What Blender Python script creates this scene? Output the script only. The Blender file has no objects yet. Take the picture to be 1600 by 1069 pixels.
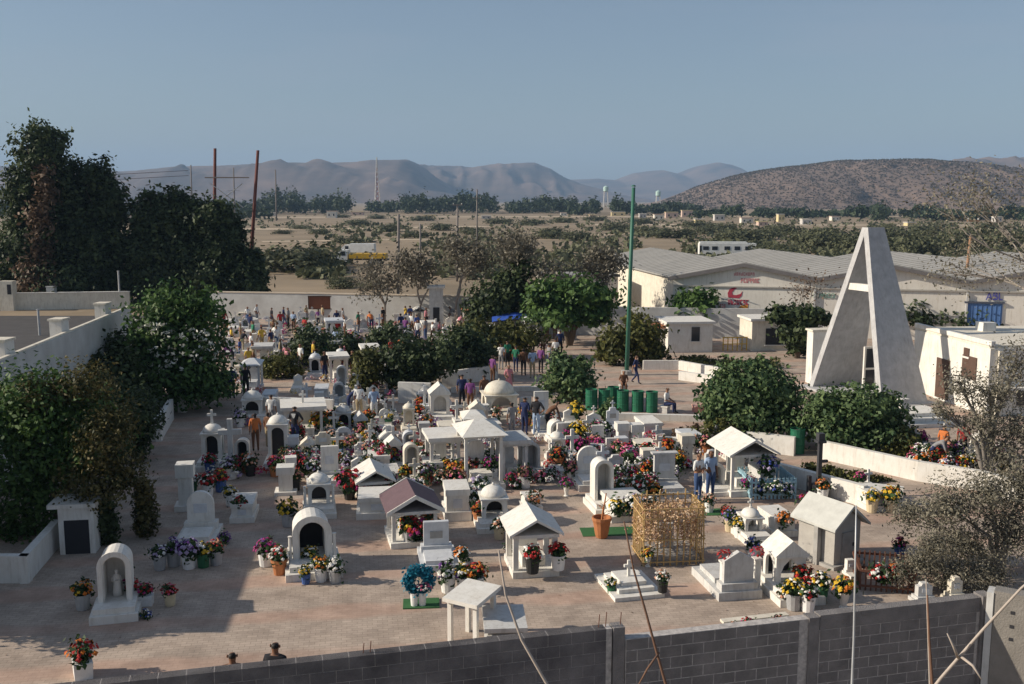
import bpy, math, random
import numpy as np
from mathutils import Vector, Matrix

SC = bpy.context.scene
COL = SC.collection
R = math.radians
random.seed(7)
RNG = np.random.default_rng(7)

# ------------------------------------------------------------------ camera
F = 1600 * 35 / 36
CAM_H = 10.0
PITCH = math.atan((534.5 - 312) / F)
cam_d = bpy.data.cameras.new('camera')
cam_d.lens = 35
cam_d.sensor_width = 36
cam_d.clip_start = 0.1
cam_d.clip_end = 30000
cam = bpy.data.objects.new('camera', cam_d)
COL.objects.link(cam)
cam.location = (0, 0, CAM_H)
cam.rotation_euler = (math.pi / 2 - PITCH, 0, 0)
SC.camera = cam

# ------------------------------------------------------------------ sky and sun
SUN_EL = R(26)
SUN_DIR = Vector((-1.0, -0.05, 0)).normalized()          # where the sun stands (left of the view)
world = bpy.data.worlds.new('World')
SC.world = world
world.use_nodes = True
wn = world.node_tree.nodes
wl = world.node_tree.links
wn.clear()
w_out = wn.new('ShaderNodeOutputWorld')
w_bg = wn.new('ShaderNodeBackground')
sky = wn.new('ShaderNodeTexSky')
sky.sky_type = 'NISHITA'
sky.sun_disc = False
sky.sun_elevation = SUN_EL
sky.sun_rotation = math.atan2(SUN_DIR.x, SUN_DIR.y) % (2 * math.pi)
sky.air_density = 1.0
sky.dust_density = 1.2
sky.ozone_density = 2.2
# thin high cirrus: a little of the sky replaced by pale cloud, everywhere on the dome
w_tc = wn.new('ShaderNodeTexCoord')
w_map = wn.new('ShaderNodeMapping')
w_map.inputs['Scale'].default_value = (1.2, 1.2, 9.0)
w_noi = wn.new('ShaderNodeTexNoise')
w_noi.inputs['Scale'].default_value = 2.3
w_noi.inputs['Detail'].default_value = 6
w_ramp = wn.new('ShaderNodeValToRGB')
w_ramp.color_ramp.elements[0].color = (0.22, 0.22, 0.22, 1)
w_ramp.color_ramp.elements[0].position = 0.48
w_ramp.color_ramp.elements[1].position = 0.85
w_ramp.color_ramp.elements[1].color = (0.6, 0.6, 0.6, 1)
w_mix = wn.new('ShaderNodeMixRGB')
w_mix.inputs[2].default_value = (3.9, 4.3, 5.0, 1)
w_bg.inputs['Strength'].default_value = 0.078
wl.new(w_tc.outputs['Generated'], w_map.inputs[0])
wl.new(w_map.outputs[0], w_noi.inputs['Vector'])
wl.new(w_noi.outputs[0], w_ramp.inputs[0])
wl.new(w_ramp.outputs[0], w_mix.inputs[0])
wl.new(sky.outputs[0], w_mix.inputs[1])
wl.new(w_mix.outputs[0], w_bg.inputs[0])
wl.new(w_bg.outputs[0], w_out.inputs[0])

sun_d = bpy.data.lights.new('sun', 'SUN')
sun_d.energy = 5.0
sun_d.angle = R(0.5)
sun_d.color = (1.0, 0.89, 0.74)
sun = bpy.data.objects.new('sun', sun_d)
COL.objects.link(sun)
_d = Vector((-SUN_DIR.x * math.cos(SUN_EL), -SUN_DIR.y * math.cos(SUN_EL), -math.sin(SUN_EL)))
sun.rotation_euler = _d.to_track_quat('-Z', 'Y').to_euler()
sun.location = (-60, 0, 60)

vs = SC.view_settings
vs.view_transform = 'Standard'
vs.look = 'None'
vs.exposure = 0.24
vs.gamma = 1.0
vs.use_curve_mapping = False
SC.render.engine = 'CYCLES'
SC.cycles.use_denoising = True
SC.cycles.max_bounces = 6
SC.cycles.diffuse_bounces = 3
SC.cycles.glossy_bounces = 2
SC.cycles.transparent_max_bounces = 8
SC.cycles.volume_bounces = 0

# ------------------------------------------------------------------ measuring helpers
def G(px, py, z=0.0):
    """world point at height z seen at a point of the photograph (1600 wide)"""
    r = (px - 800) / F
    u = (534.5 - py) / F
    dy = math.cos(PITCH) + u * math.sin(PITCH)
    dz = -math.sin(PITCH) + u * math.cos(PITCH)
    t = (z - CAM_H) / dz
    return Vector((r * t, dy * t, z))

def MPP(p):
    """metres for one photo pixel at a world point"""
    return (p.y * math.cos(PITCH) - (p.z - CAM_H) * math.sin(PITCH)) / F

def ZT(px, py, Y):
    """height seen at photo row py at distance Y"""
    u = (534.5 - py) / F
    dy = math.cos(PITCH) + u * math.sin(PITCH)
    dz = -math.sin(PITCH) + u * math.cos(PITCH)
    return CAM_H + Y / dy * dz

def XT(px, py, Y):
    u = (534.5 - py) / F
    dy = math.cos(PITCH) + u * math.sin(PITCH)
    return (px - 800) / F * Y / dy

def to_px(p):
    c, s = math.cos(PITCH), math.sin(PITCH)
    d = p[1] * c - (p[2] - CAM_H) * s
    u = p[1] * s + (p[2] - CAM_H) * c
    return 800 + F * p[0] / d, 534.5 - F * u / d

# ------------------------------------------------------------------ materials
MATS = {}

def mat(name, col, rough=0.8, var=0.12, scale=3.0, col2=None, bump=0.0, bscale=30.0, metal=0.0, spec=0.3, attr=False, trans=0.0, detail=5, streak=0.0):
    if name in MATS:
        return MATS[name]
    m = bpy.data.materials.new(name)
    m.use_nodes = True
    nt = m.node_tree
    n = nt.nodes
    b = n['Principled BSDF']
    b.inputs['Roughness'].default_value = rough
    b.inputs['Metallic'].default_value = metal
    b.inputs['Specular IOR Level'].default_value = spec
    c2 = col2 or tuple(max(0, c * (1 - var)) for c in col)
    c1 = col if col2 else tuple(min(1, c * (1 + var)) for c in col)
    geo = n.new('ShaderNodeNewGeometry')
    if attr:
        at = n.new('ShaderNodeAttribute')
        at.attribute_name = 'rnd'
        src = at.outputs['Fac']
    else:
        noi = n.new('ShaderNodeTexNoise')
        noi.inputs['Scale'].default_value = scale
        noi.inputs['Detail'].default_value = detail
        noi.inputs['Roughness'].default_value = 0.65
        nt.links.new(geo.outputs['Position'], noi.inputs['Vector'])
        src = noi.outputs[0]
    rp = n.new('ShaderNodeValToRGB')
    rp.color_ramp.elements[0].position = 0.0 if attr else 0.3
    rp.color_ramp.elements[1].position = 1.0 if attr else 0.72
    rp.color_ramp.elements[0].color = (*c2, 1)
    rp.color_ramp.elements[1].color = (*c1, 1)
    nt.links.new(src, rp.inputs[0])
    if streak:
        # rain streaks and weather stains running down the surface
        mp = n.new('ShaderNodeMapping')
        mp.inputs['Scale'].default_value = (5.0, 5.0, 0.8)
        nt.links.new(geo.outputs['Position'], mp.inputs[0])
        sn = n.new('ShaderNodeTexNoise')
        sn.inputs['Scale'].default_value = 1.6
        sn.inputs['Detail'].default_value = 7
        sn.inputs['Roughness'].default_value = 0.7
        nt.links.new(mp.outputs[0], sn.inputs['Vector'])
        sr = n.new('ShaderNodeValToRGB')
        sr.color_ramp.elements[0].position = 0.50
        sr.color_ramp.elements[1].position = 0.78
        sr.color_ramp.elements[0].color = (1, 1, 1, 1)
        g_ = 1 - streak
        sr.color_ramp.elements[1].color = (g_, g_ * 0.96, g_ * 0.90, 1)
        nt.links.new(sn.outputs[0], sr.inputs[0])
        mu = n.new('ShaderNodeMixRGB')
        mu.blend_type = 'MULTIPLY'
        mu.inputs[0].default_value = 1.0
        nt.links.new(rp.outputs[0], mu.inputs[1])
        nt.links.new(sr.outputs[0], mu.inputs[2])
        nt.links.new(mu.outputs[0], b.inputs['Base Color'])
    else:
        nt.links.new(rp.outputs[0], b.inputs['Base Color'])
    if bump:
        bn = n.new('ShaderNodeTexNoise')
        bn.inputs['Scale'].default_value = bscale
        bn.inputs['Detail'].default_value = 4
        nt.links.new(geo.outputs['Position'], bn.inputs['Vector'])
        bp = n.new('ShaderNodeBump')
        bp.inputs['Strength'].default_value = bump
        bp.inputs['Distance'].default_value = 0.05
        nt.links.new(bn.outputs[0], bp.inputs['Height'])
        nt.links.new(bp.outputs[0], b.inputs['Normal'])
    if trans:
        tr = n.new('ShaderNodeBsdfTranslucent')
        nt.links.new(rp.outputs[0], tr.inputs['Color'])
        mx = n.new('ShaderNodeMixShader')
        mx.inputs[0].default_value = trans
        nt.links.new(b.outputs[0], mx.inputs[1])
        nt.links.new(tr.outputs[0], mx.inputs[2])
        nt.links.new(mx.outputs[0], n['Material Output'].inputs['Surface'])
    MATS[name] = m
    return m

WHITE = mat('white_paint', (0.76, 0.745, 0.70), 0.75, scale=2.2, col2=(0.66, 0.63, 0.57), streak=0.30)
CREAM = mat('cream_paint', (0.76, 0.71, 0.60), 0.8, scale=2.0, col2=(0.60, 0.55, 0.46), streak=0.35)
PALE = mat('pale_stone', (0.62, 0.62, 0.60), 0.7, scale=3.0, col2=(0.48, 0.47, 0.45), streak=0.35)
MARBLE = mat('grey_marble', (0.66, 0.68, 0.69), 0.45, scale=4.0, col2=(0.50, 0.51, 0.53))
CEMENT = mat('grey_cement', (0.40, 0.39, 0.37), 0.9, scale=3.0, col2=(0.28, 0.27, 0.25), bump=0.3)
WHITES = [WHITE, WHITE, WHITE, CREAM, PALE, MARBLE]
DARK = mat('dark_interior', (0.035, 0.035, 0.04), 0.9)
GLASS = mat('dark_window_glass', (0.03, 0.035, 0.045), 0.12, spec=0.6)
IRON = mat('dark_iron', (0.05, 0.05, 0.055), 0.6)
BROWNI = mat('brown_iron', (0.16, 0.07, 0.045), 0.7)
GOLD = mat('straw_cane', (0.55, 0.38, 0.16), 0.8, scale=9, col2=(0.42, 0.27, 0.12))
TERRA = mat('terracotta', (0.42, 0.17, 0.07), 0.85, scale=6)
SOIL = mat('planter_soil', (0.13, 0.09, 0.06), 0.95, scale=6, bump=0.4)
GREENP = mat('green_drum_paint', (0.02, 0.16, 0.085), 0.5, scale=5, col2=(0.015, 0.10, 0.055))
POLEG = mat('green_pole_paint', (0.045, 0.15, 0.105), 0.5, scale=2)
RUSTP = mat('rust_red_pole', (0.14, 0.05, 0.04), 0.8, scale=3)
WOODP = mat('weathered_wood', (0.30, 0.17, 0.10), 0.9, scale=3)
GREYW = mat('grey_weathered_wood', (0.20, 0.18, 0.17), 0.9, scale=3)
BLUEP = mat('pale_blue_paint', (0.33, 0.52, 0.60), 0.6, scale=4)
BLUED = mat('blue_door_paint', (0.10, 0.20, 0.42), 0.6, scale=2)
PURPLE = mat('purple_brown_tile', (0.14, 0.09, 0.10), 0.7, scale=6)
ORANGE = mat('orange_roof_tile', (0.50, 0.20, 0.09), 0.8, scale=5)
CARPET = mat('green_turf_mat', (0.04, 0.13, 0.045), 0.95, scale=12)
GALV = mat('galvanised_steel', (0.45, 0.46, 0.47), 0.5, metal=0.4, scale=5)
BUCKET = mat('white_plastic', (0.78, 0.78, 0.76), 0.45, scale=5)
ROOFM = mat('grey_sheet_roof', (0.36, 0.35, 0.33), 0.7, scale=0.5, col2=(0.28, 0.275, 0.26), bump=0.15, bscale=8)
FACADE = mat('beige_grey_facade', (0.78, 0.74, 0.66), 0.85, scale=0.6, col2=(0.68, 0.64, 0.57), streak=0.25)
REDP = mat('red_lettering_paint', (0.42, 0.05, 0.08), 0.7)
BLUEL = mat('blue_lettering_paint', (0.07, 0.07, 0.32), 0.7)
GREENL = mat('green_lettering_paint', (0.15, 0.30, 0.24), 0.7)
YELLOW = mat('yellow_paint', (0.62, 0.38, 0.04), 0.5)
VEHW = mat('white_vehicle_paint', (0.76, 0.76, 0.73), 0.4, scale=1.5)
TYRE = mat('tyre_rubber', (0.02, 0.02, 0.02), 0.9)
BLUEA = mat('blue_awning_cloth', (0.03, 0.09, 0.42), 0.7, scale=3)

def leafmat(name, dark, light, trans=0.22):
    return mat(name, light, 0.6, attr=True, col2=dark, trans=trans, spec=0.25)

L_DARK = leafmat('dark_green_foliage', (0.017, 0.032, 0.013), (0.08, 0.108, 0.042))
L_GREEN = leafmat('fresh_green_foliage', (0.022, 0.06, 0.015), (0.10, 0.17, 0.042))
L_OLE = leafmat('oleander_foliage', (0.024, 0.062, 0.022), (0.17, 0.235, 0.095))
L_OLIVE = leafmat('olive_foliage', (0.035, 0.045, 0.012), (0.13, 0.13, 0.035))
L_DRY = leafmat('dry_grey_foliage', (0.075, 0.068, 0.05), (0.26, 0.235, 0.18))
L_BROWN = leafmat('withered_brown_foliage', (0.06, 0.04, 0.024), (0.20, 0.13, 0.085))
L_SCRUB = leafmat('desert_scrub_foliage', (0.05, 0.06, 0.03), (0.15, 0.155, 0.085))
L_GREY = leafmat('grey_green_dry_foliage', (0.085, 0.08, 0.058), (0.30, 0.275, 0.205))
L_BOUG = leafmat('bougainvillea_foliage', (0.03, 0.04, 0.012), (0.15, 0.12, 0.04))
L_FAR = leafmat('far_tree_foliage', (0.018, 0.032, 0.016), (0.06, 0.085, 0.04))
BARK = mat('bark', (0.13, 0.10, 0.075), 0.95, scale=8, bump=0.4)
BARKG = mat('grey_dry_bark', (0.27, 0.24, 0.21), 0.95, scale=8)

# ------------------------------------------------------------------ mesh building
class MB:
    def __init__(s):
        s.v = []
        s.f = []
        s.m = []

    def add(s, vs, fs, mi=0):
        o = len(s.v)
        s.v += [tuple(v) for v in vs]
        s.f += [tuple(i + o for i in f) for f in fs]
        s.m += [mi] * len(fs)
        return s

    def box(s, x, y, z, sx, sy, sz, rz=0.0, mi=0, taper=1.0):
        """centre x,y, bottom z"""
        c, n = math.cos(rz), math.sin(rz)
        vs = []
        for zz, t in ((0, 1.0), (sz, taper)):
            for ax, ay in ((-1, -1), (1, -1), (1, 1), (-1, 1)):
                lx, ly = ax * sx / 2 * t, ay * sy / 2 * t
                vs.append((x + lx * c - ly * n, y + lx * n + ly * c, z + zz))
        return s.add(vs, [(3, 2, 1, 0), (4, 5, 6, 7), (0, 1, 5, 4), (1, 2, 6, 5), (2, 3, 7, 6), (3, 0, 4, 7)], mi)

    def ext(s, poly, y0, y1, mi=0):
        """extrude an (x,z) outline from y0 (front) to y1"""
        n = len(poly)
        vs = [(x, y0, z) for x, z in poly] + [(x, y1, z) for x, z in poly]
        fs = [tuple(range(n)), tuple(range(2 * n - 1, n - 1, -1))]
        for i in range(n):
            j = (i + 1) % n
            fs.append((j, i, i + n, j + n))
        return s.add(vs, fs, mi)

    def tube(s, pts, rad, n=6, mi=0, cap=True):
        pts = [Vector(p) for p in pts]
        if not isinstance(rad, (list, tuple)):
            rad = [rad] * len(pts)
        vs, fs = [], []
        for i, p in enumerate(pts):
            d = (pts[min(i + 1, len(pts) - 1)] - pts[max(i - 1, 0)])
            if d.length < 1e-9:
                d = Vector((0, 0, 1))
            d.normalize()
            a = d.orthogonal() if abs(d.z) < 0.99 else Vector((1, 0, 0))
            a = (Vector((0, 0, 1)).cross(d)).normalized() if abs(d.z) < 0.99 else Vector((1, 0, 0))
            b = d.cross(a)
            for k in range(n):
                t = 2 * math.pi * k / n
                vs.append(p + (a * math.cos(t) + b * math.sin(t)) * rad[i])
        for i in range(len(pts) - 1):
            for k in range(n):
                j = (k + 1) % n
                fs.append((i * n + k, i * n + j, (i + 1) * n + j, (i + 1) * n + k))
        if cap:
            fs.append(tuple(range(n - 1, -1, -1)))
            fs.append(tuple(range((len(pts) - 1) * n, len(pts) * n)))
        return s.add(vs, fs, mi)

    def lathe(s, prof, n=12, x=0, y=0, z=0, mi=0, a0=0.0, a1=2 * math.pi, sx=1.0, sy=1.0):
        vs, fs = [], []
        full = abs(a1 - a0 - 2 * math.pi) < 1e-6
        m = n if full else n + 1
        for r, h in prof:
            for k in range(m):
                t = a0 + (a1 - a0) * k / n
                vs.append((x + r * math.cos(t) * sx, y + r * math.sin(t) * sy, z + h))
        for i in range(len(prof) - 1):
            for k in range(n):
                j = (k + 1) % m
                fs.append((i * m + k, i * m + j, (i + 1) * m + j, (i + 1) * m + k))
        if full:
            if prof[0][0] > 1e-6:
                fs.append(tuple(range(n - 1, -1, -1)))
            if prof[-1][0] > 1e-6:
                fs.append(tuple(range((len(prof) - 1) * m, len(prof) * m)))
        return s.add(vs, fs, mi)

    def mesh(s, name='mesh', smooth=False):
        me = bpy.data.meshes.new(name)
        me.from_pydata(s.v, [], s.f)
        me.polygons.foreach_set('material_index', s.m)
        if smooth:
            me.polygons.foreach_set('use_smooth', [True] * len(me.polygons))
        me.update()
        return me

    def build(s, name, mats, parent=None, smooth=False, loc=None, rz=0.0):
        return mesh_obj(name, s.mesh(name, smooth), mats, parent, loc, rz)

def mesh_obj(name, me, mats, parent=None, loc=None, rz=0.0):
    if not isinstance(mats, (list, tuple)):
        mats = [mats]
    if mats and len(me.materials) == 0:
        for m in mats:
            me.materials.append(m)
    o = bpy.data.objects.new(name, me)
    COL.objects.link(o)
    if parent:
        o.parent = parent
    if loc is not None:
        o.location = loc
    if rz:
        o.rotation_euler = (0, 0, rz)
    return o

def tag(o, label=None, cat=None, group=None, kind=None):
    if label:
        o['label'] = label
    if cat:
        o['category'] = cat
    if group:
        o['group'] = group
    if kind:
        o['kind'] = kind
    return o

def thing(name, label, cat, loc=(0, 0, 0), rz=0.0, group=None):
    o = bpy.data.objects.new(name, None)
    o.empty_display_size = 0.2
    COL.objects.link(o)
    o.location = loc
    o.rotation_euler = (0, 0, rz)
    return tag(o, label, cat, group)

def np_mesh(name, q, rnd=None):
    """q: (n,4,3) quads"""
    n = len(q)
    me = bpy.data.meshes.new(name)
    me.vertices.add(n * 4)
    me.vertices.foreach_set('co', np.ascontiguousarray(q.reshape(-1), dtype=np.float32))
    me.loops.add(n * 4)
    me.loops.foreach_set('vertex_index', np.arange(n * 4, dtype=np.int32))
    me.polygons.add(n)
    me.polygons.foreach_set('loop_start', np.arange(0, n * 4, 4, dtype=np.int32))
    if rnd is not None:
        a = me.attributes.new('rnd', 'FLOAT', 'FACE')
        a.data.foreach_set('value', np.ascontiguousarray(rnd, dtype=np.float32))
    me.update(calc_edges=True)
    return me

# ------------------------------------------------------------------ labels that single things out
LANDMARKS = [
    (979, 585, 'tall green pole'), (975, 645, 'row of green drums'), (648, 858, 'purple-roofed canopy'),
    (757, 765, 'hip-roofed white canopy'), (655, 945, 'turquoise wreath'), (1052, 880, 'straw-coloured cage'),
    (1310, 880, 'grey gabled chapel'), (1210, 778, 'pale blue picket fence'), (1278, 775, 'dark iron post'),
    (940, 838, 'terracotta pot'), (1355, 640, 'concrete A-frame monument'), (280, 640, 'white-flowering tree'),
    (490, 905, 'vault-roofed shrine'), (790, 660, 'cream domed kiosk'), (840, 903, 'white gabled shrine'),
    (805, 510, 'blue awning'), (510, 490, 'brown sign board'), (742, 515, 'orange-edged kiosk'),
    (578, 612, 'round clipped shrub'), (890, 620, 'oleander by the drums'), (475, 690, 'cross-topped flat canopy'),
    (740, 1000, 'foreground slab table'), (1095, 785, 'couple in jeans'), (327, 735, 'cross-topped domed shrine'),
    (300, 850, 'arched-relief headstone'), (1500, 700, 'grey dry tree'), (1245, 700, 'lone green drum'),
    (930, 766, 'round-topped headstone'), (1170, 775, 'white gabled canopy')]
AUTO = []
ORD = ['nearest', 'second', 'third', 'fourth', 'fifth', 'sixth', 'seventh', 'eighth', 'ninth', 'tenth']

FARMARKS = [(566, 414, 'yellow truck'), (1134, 404, 'white bus'), (983, 370, 'tall green pole'), (1368, 370, 'monument tip'), (1505, 400, 'brown utility pole'),
            (625, 370, 'dark slender pole'), (400, 380, 'rust-red power pylon'), (745, 350, 'thin far pole'), (1230, 370, 'dirt track bend')]

def auto(o, desc, px, py, marks=None):
    AUTO.append((o, desc, px, py, marks or LANDMARKS))
    return o

def finish_labels():
    groups = {}
    for o, desc, px, py, marks in AUTO:
        best = min(marks, key=lambda l: math.hypot(l[0] - px, (l[1] - py) * 1.4))
        dx, dy = px - best[0], py - best[1]
        if abs(dx) >= abs(dy) * 0.9:
            rel = 'right of' if dx > 0 else 'left of'
        else:
            rel = 'in front of' if dy > 0 else 'behind'
        groups.setdefault((desc, rel, best[2]), []).append((math.hypot(dx, dy * 1.4), o))
    for (desc, rel, lm), items in groups.items():
        items.sort(key=lambda t: t[0])
        for k, (d, o) in enumerate(items):
            if len(items) == 1:
                o['label'] = f'{desc} {rel} the {lm}'
            else:
                o['label'] = f'{desc}, {ORD[min(k, 9)]} {rel} the {lm}'

# ================================================================== THE SETTING
def sheet(name, pts, z, m, kind='structure'):
    mb = MB()
    mb.add([(x, y, z) for x, y in pts], [tuple(range(len(pts)))])
    o = mb.build(name, m)
    return tag(o, kind=kind)

SAND = mat('desert_sand', (0.36, 0.275, 0.185), 0.95, scale=0.05, col2=(0.19, 0.15, 0.10), bump=0.2, bscale=2, detail=9)
sheet('ground', [(-6000, -300), (6000, -300), (6000, 9000), (-6000, 9000)], 0.0, SAND)

def pavement_material():
    m = bpy.data.materials.new('paved_ground')
    m.use_nodes = True
    nt = m.node_tree
    n, l = nt.nodes, nt.links
    b = n['Principled BSDF']
    b.inputs['Roughness'].default_value = 0.9
    b.inputs['Specular IOR Level'].default_value = 0.2
    geo = n.new('ShaderNodeNewGeometry')
    mp = n.new('ShaderNodeMapping')
    mp.inputs['Rotation'].default_value = (0, 0, R(-9))
    l.new(geo.outputs['Position'], mp.inputs[0])
    br = n.new('ShaderNodeTexBrick')
    br.inputs['Scale'].default_value = 1.0
    br.inputs['Brick Width'].default_value = 0.24
    br.inputs['Row Height'].default_value = 0.12
    br.inputs['Mortar Size'].default_value = 0.006
    br.inputs['Color1'].default_value = (0.48, 0.40, 0.335, 1)
    br.inputs['Color2'].default_value = (0.40, 0.335, 0.28, 1)
    br.inputs['Mortar'].default_value = (0.29, 0.245, 0.205, 1)
    l.new(mp.outputs[0], br.inputs['Vector'])
    # red paver bands that cross the yard
    sx = n.new('ShaderNodeSeparateXYZ')
    l.new(mp.outputs[0], sx.inputs[0])
    a = n.new('ShaderNodeMath'); a.operation = 'MULTIPLY'; a.inputs[1].default_value = 2 * math.pi / 2.3
    l.new(sx.outputs['Y'], a.inputs[0])
    s = n.new('ShaderNodeMath'); s.operation = 'SINE'
    l.new(a.outputs[0], s.inputs[0])
    nz = n.new('ShaderNodeTexNoise'); nz.inputs['Scale'].default_value = 0.35; nz.inputs['Detail'].default_value = 5
    l.new(geo.outputs['Position'], nz.inputs['Vector'])
    ad = n.new('ShaderNodeMath'); ad.operation = 'MULTIPLY_ADD'; ad.inputs[1].default_value = 2.4; ad.inputs[2].default_value = -1.35
    l.new(nz.outputs[0], ad.inputs[0])
    sm = n.new('ShaderNodeMath'); sm.operation = 'ADD'
    l.new(s.outputs[0], sm.inputs[0]); l.new(ad.outputs[0], sm.inputs[1])
    rp = n.new('ShaderNodeValToRGB')
    rp.color_ramp.elements[0].position = 0.15
    rp.color_ramp.elements[1].position = 0.75
    rp.color_ramp.elements[1].color = (0.52, 0.52, 0.52, 1)
    l.new(sm.outputs[0], rp.inputs[0])
    mx = n.new('ShaderNodeMixRGB')
    mx.inputs[2].default_value = (0.47, 0.305, 0.235, 1)
    l.new(rp.outputs[0], mx.inputs[0]); l.new(br.outputs[0], mx.inputs[1])
    # wear and dirt
    dn = n.new('ShaderNodeTexNoise'); dn.inputs['Scale'].default_value = 0.9; dn.inputs['Detail'].default_value = 9; dn.inputs['Roughness'].default_value = 0.7
    l.new(geo.outputs['Position'], dn.inputs['Vector'])
    dr = n.new('ShaderNodeValToRGB')
    dr.color_ramp.elements[0].position = 0.3; dr.color_ramp.elements[0].color = (0.66, 0.63, 0.61, 1)
    dr.color_ramp.elements[1].position = 0.62; dr.color_ramp.elements[1].color = (1.08, 1.05, 1.02, 1)
    l.new(dn.outputs[0], dr.inputs[0])
    mm = n.new('ShaderNodeMixRGB'); mm.blend_type = 'MULTIPLY'; mm.inputs[0].default_value = 1.0
    l.new(mx.outputs[0], mm.inputs[1]); l.new(dr.outputs[0], mm.inputs[2])
    l.new(mm.outputs[0], b.inputs['Base Color'])
    return m

sheet('pavement', [(-15.9, 12), (40, 12), (40, 84), (-26, 84), (-19.7, 51.2), (-16.2, 21.5)], 0.004, pavement_material())
ASPH = mat('old_asphalt', (0.085, 0.08, 0.08), 0.95, scale=0.8, col2=(0.06, 0.057, 0.057))
sheet('yard_asphalt', [(-80, 18), (-16.5, 18), (-16.5, 21.5), (-20.0, 51.2), (-26.3, 84), (-26.3, 86), (-90, 86)], 0.004, ASPH)

# roads and tracks on the plain
def strip(name, pts, w, m, z=0.02):
    mb = MB()
    pts = [Vector((x, y, 0)) for x, y in pts]
    vs = []
    for i, p in enumerate(pts):
        d = (pts[min(i + 1, len(pts) - 1)] - pts[max(i - 1, 0)]).normalized()
        nrm = Vector((-d.y, d.x, 0))
        vs += [(p.x + nrm.x * w / 2, p.y + nrm.y * w / 2, z), (p.x - nrm.x * w / 2, p.y - nrm.y * w / 2, z)]
    mb.add(vs, [(2 * i, 2 * i + 1, 2 * i + 3, 2 * i + 2) for i in range(len(pts) - 1)])
    return tag(mb.build(name, m), kind='structure')

TRACK = mat('pale_dirt_track', (0.52, 0.42, 0.30), 0.95, scale=0.1)
strip('dirt_road', [(-900, 560), (-120, 575), (100, 600), (800, 640)], 26, TRACK)
strip('dirt_road', [(30, 405), (160, 395), (420, 415)], 16, TRACK, 0.03)
strip('dirt_track', [(-60, 240), (10, 265), (60, 330), (60, 400)], 6, TRACK, 0.04)
strip('dirt_track', [(-190, 330), (-60, 345), (-10, 380)], 16, TRACK, 0.05)

# ------------------------------------------------------------------ hills
def noise2(x, y, seed, octs=5, base=1.0):
    r = np.random.default_rng(seed)
    out = np.zeros_like(x)
    amp = 1.0
    fr = base
    for o in range(octs):
        for k in range(4):
            a = r.uniform(0, 2 * math.pi)
            ph = r.uniform(0, 2 * math.pi)
            out += amp * np.sin((x * math.cos(a) + y * math.sin(a)) * fr + ph) * 0.5
        amp *= 0.52
        fr *= 2.1
    return out

HILLS = {}
def hill(prof, D, depth, m, seed, nx=150, nv=34, rough=0.5, power=1.1):
    pxs = np.array([p[0] for p in prof], float)
    pys = np.array([p[1] for p in prof], float)
    t = np.linspace(pxs[0], pxs[-1], nx)
    py = np.interp(t, pxs, pys)
    py = py + 0.3 * noise2(t * 0.06, t * 0, seed, 5)
    X = np.array([XT(a, b, D) for a, b in zip(t, py)])
    Z = np.array([ZT(a, b, D) for a, b in zip(t, py)])
    v = np.linspace(-1, 1, nv)
    XX, VV = np.meshgrid(X, v)
    ZZ = np.tile(Z, (nv, 1))
    sh = np.cos(VV * math.pi / 2) ** power
    sc = 1.0 / (depth * 0.16)
    nz = noise2(XX * sc, VV * depth * sc, seed + 1, 6)
    nz = nz + 0.9 * (0.5 - np.abs(noise2(XX * sc * 2.2, VV * depth * sc * 0.5, seed + 2, 4)))
    hh = ZZ * sh * (1 + rough * nz * (1 - sh) * 1.6) - 3.0
    YY = D + VV * depth + nz * depth * 0.05
    vs = np.stack([XX, YY, hh], -1).reshape(-1, 3)
    fs = []
    for j in range(nv - 1):
        for i in range(nx - 1):
            a = j * nx + i
            fs.append((a, a + 1, a + nx + 1, a + nx))
    me = bpy.data.meshes.new('hill')
    me.from_pydata(vs.tolist(), [], fs)
    me.polygons.foreach_set('use_smooth', [True] * len(fs))
    o = mesh_obj('hill', me, m)
    tag(o, kind='structure')
    return vs.reshape(nv, nx, 3)

HILLM = mat('far_hill_slope', (0.24, 0.165, 0.13), 0.95, scale=0.0045, col2=(0.045, 0.042, 0.045), detail=10)  # dark blotches put the slopes' patches of shade into the colour
HILLN = mat('near_hill_slope', (0.235, 0.165, 0.13), 0.95, scale=0.11, col2=(0.115, 0.088, 0.07), detail=8)
hill([(-150, 262), (0, 258), (60, 262), (180, 268), (230, 266), (300, 261), (380, 257), (430, 254), (520, 255), (565, 252), (590, 249), (640, 249), (662, 262), (685, 282), (720, 302), (760, 312)], 3600, 900, HILLM, 11)
hill([(560, 275), (650, 260), (700, 258), (740, 261), (770, 256), (835, 254), (858, 263), (880, 277), (900, 285), (950, 299), (1000, 312)], 4600, 1000, HILLM, 21)
hill([(700, 290), (860, 281), (930, 279), (960, 281), (985, 271), (1005, 268), (1030, 266), (1055, 273), (1085, 260), (1112, 254), (1130, 257), (1150, 268), (1200, 282), (1300, 300)], 6200, 1300, HILLM, 31, rough=0.16)
hill([(1350, 300), (1420, 262), (1470, 253), (1530, 247), (1600, 247), (1750, 256)], 3200, 700, HILLM, 41)
nh = hill([(1030, 318), (1062, 306), (1100, 288), (1150, 272), (1200, 262), (1260, 255), (1300, 250), (1380, 249), (1450, 251), (1500, 257), (1560, 266), (1620, 272), (1750, 290), (1900, 312)], 1450, 420, HILLN, 51, nx=200, nv=50, rough=0.07)

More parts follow.
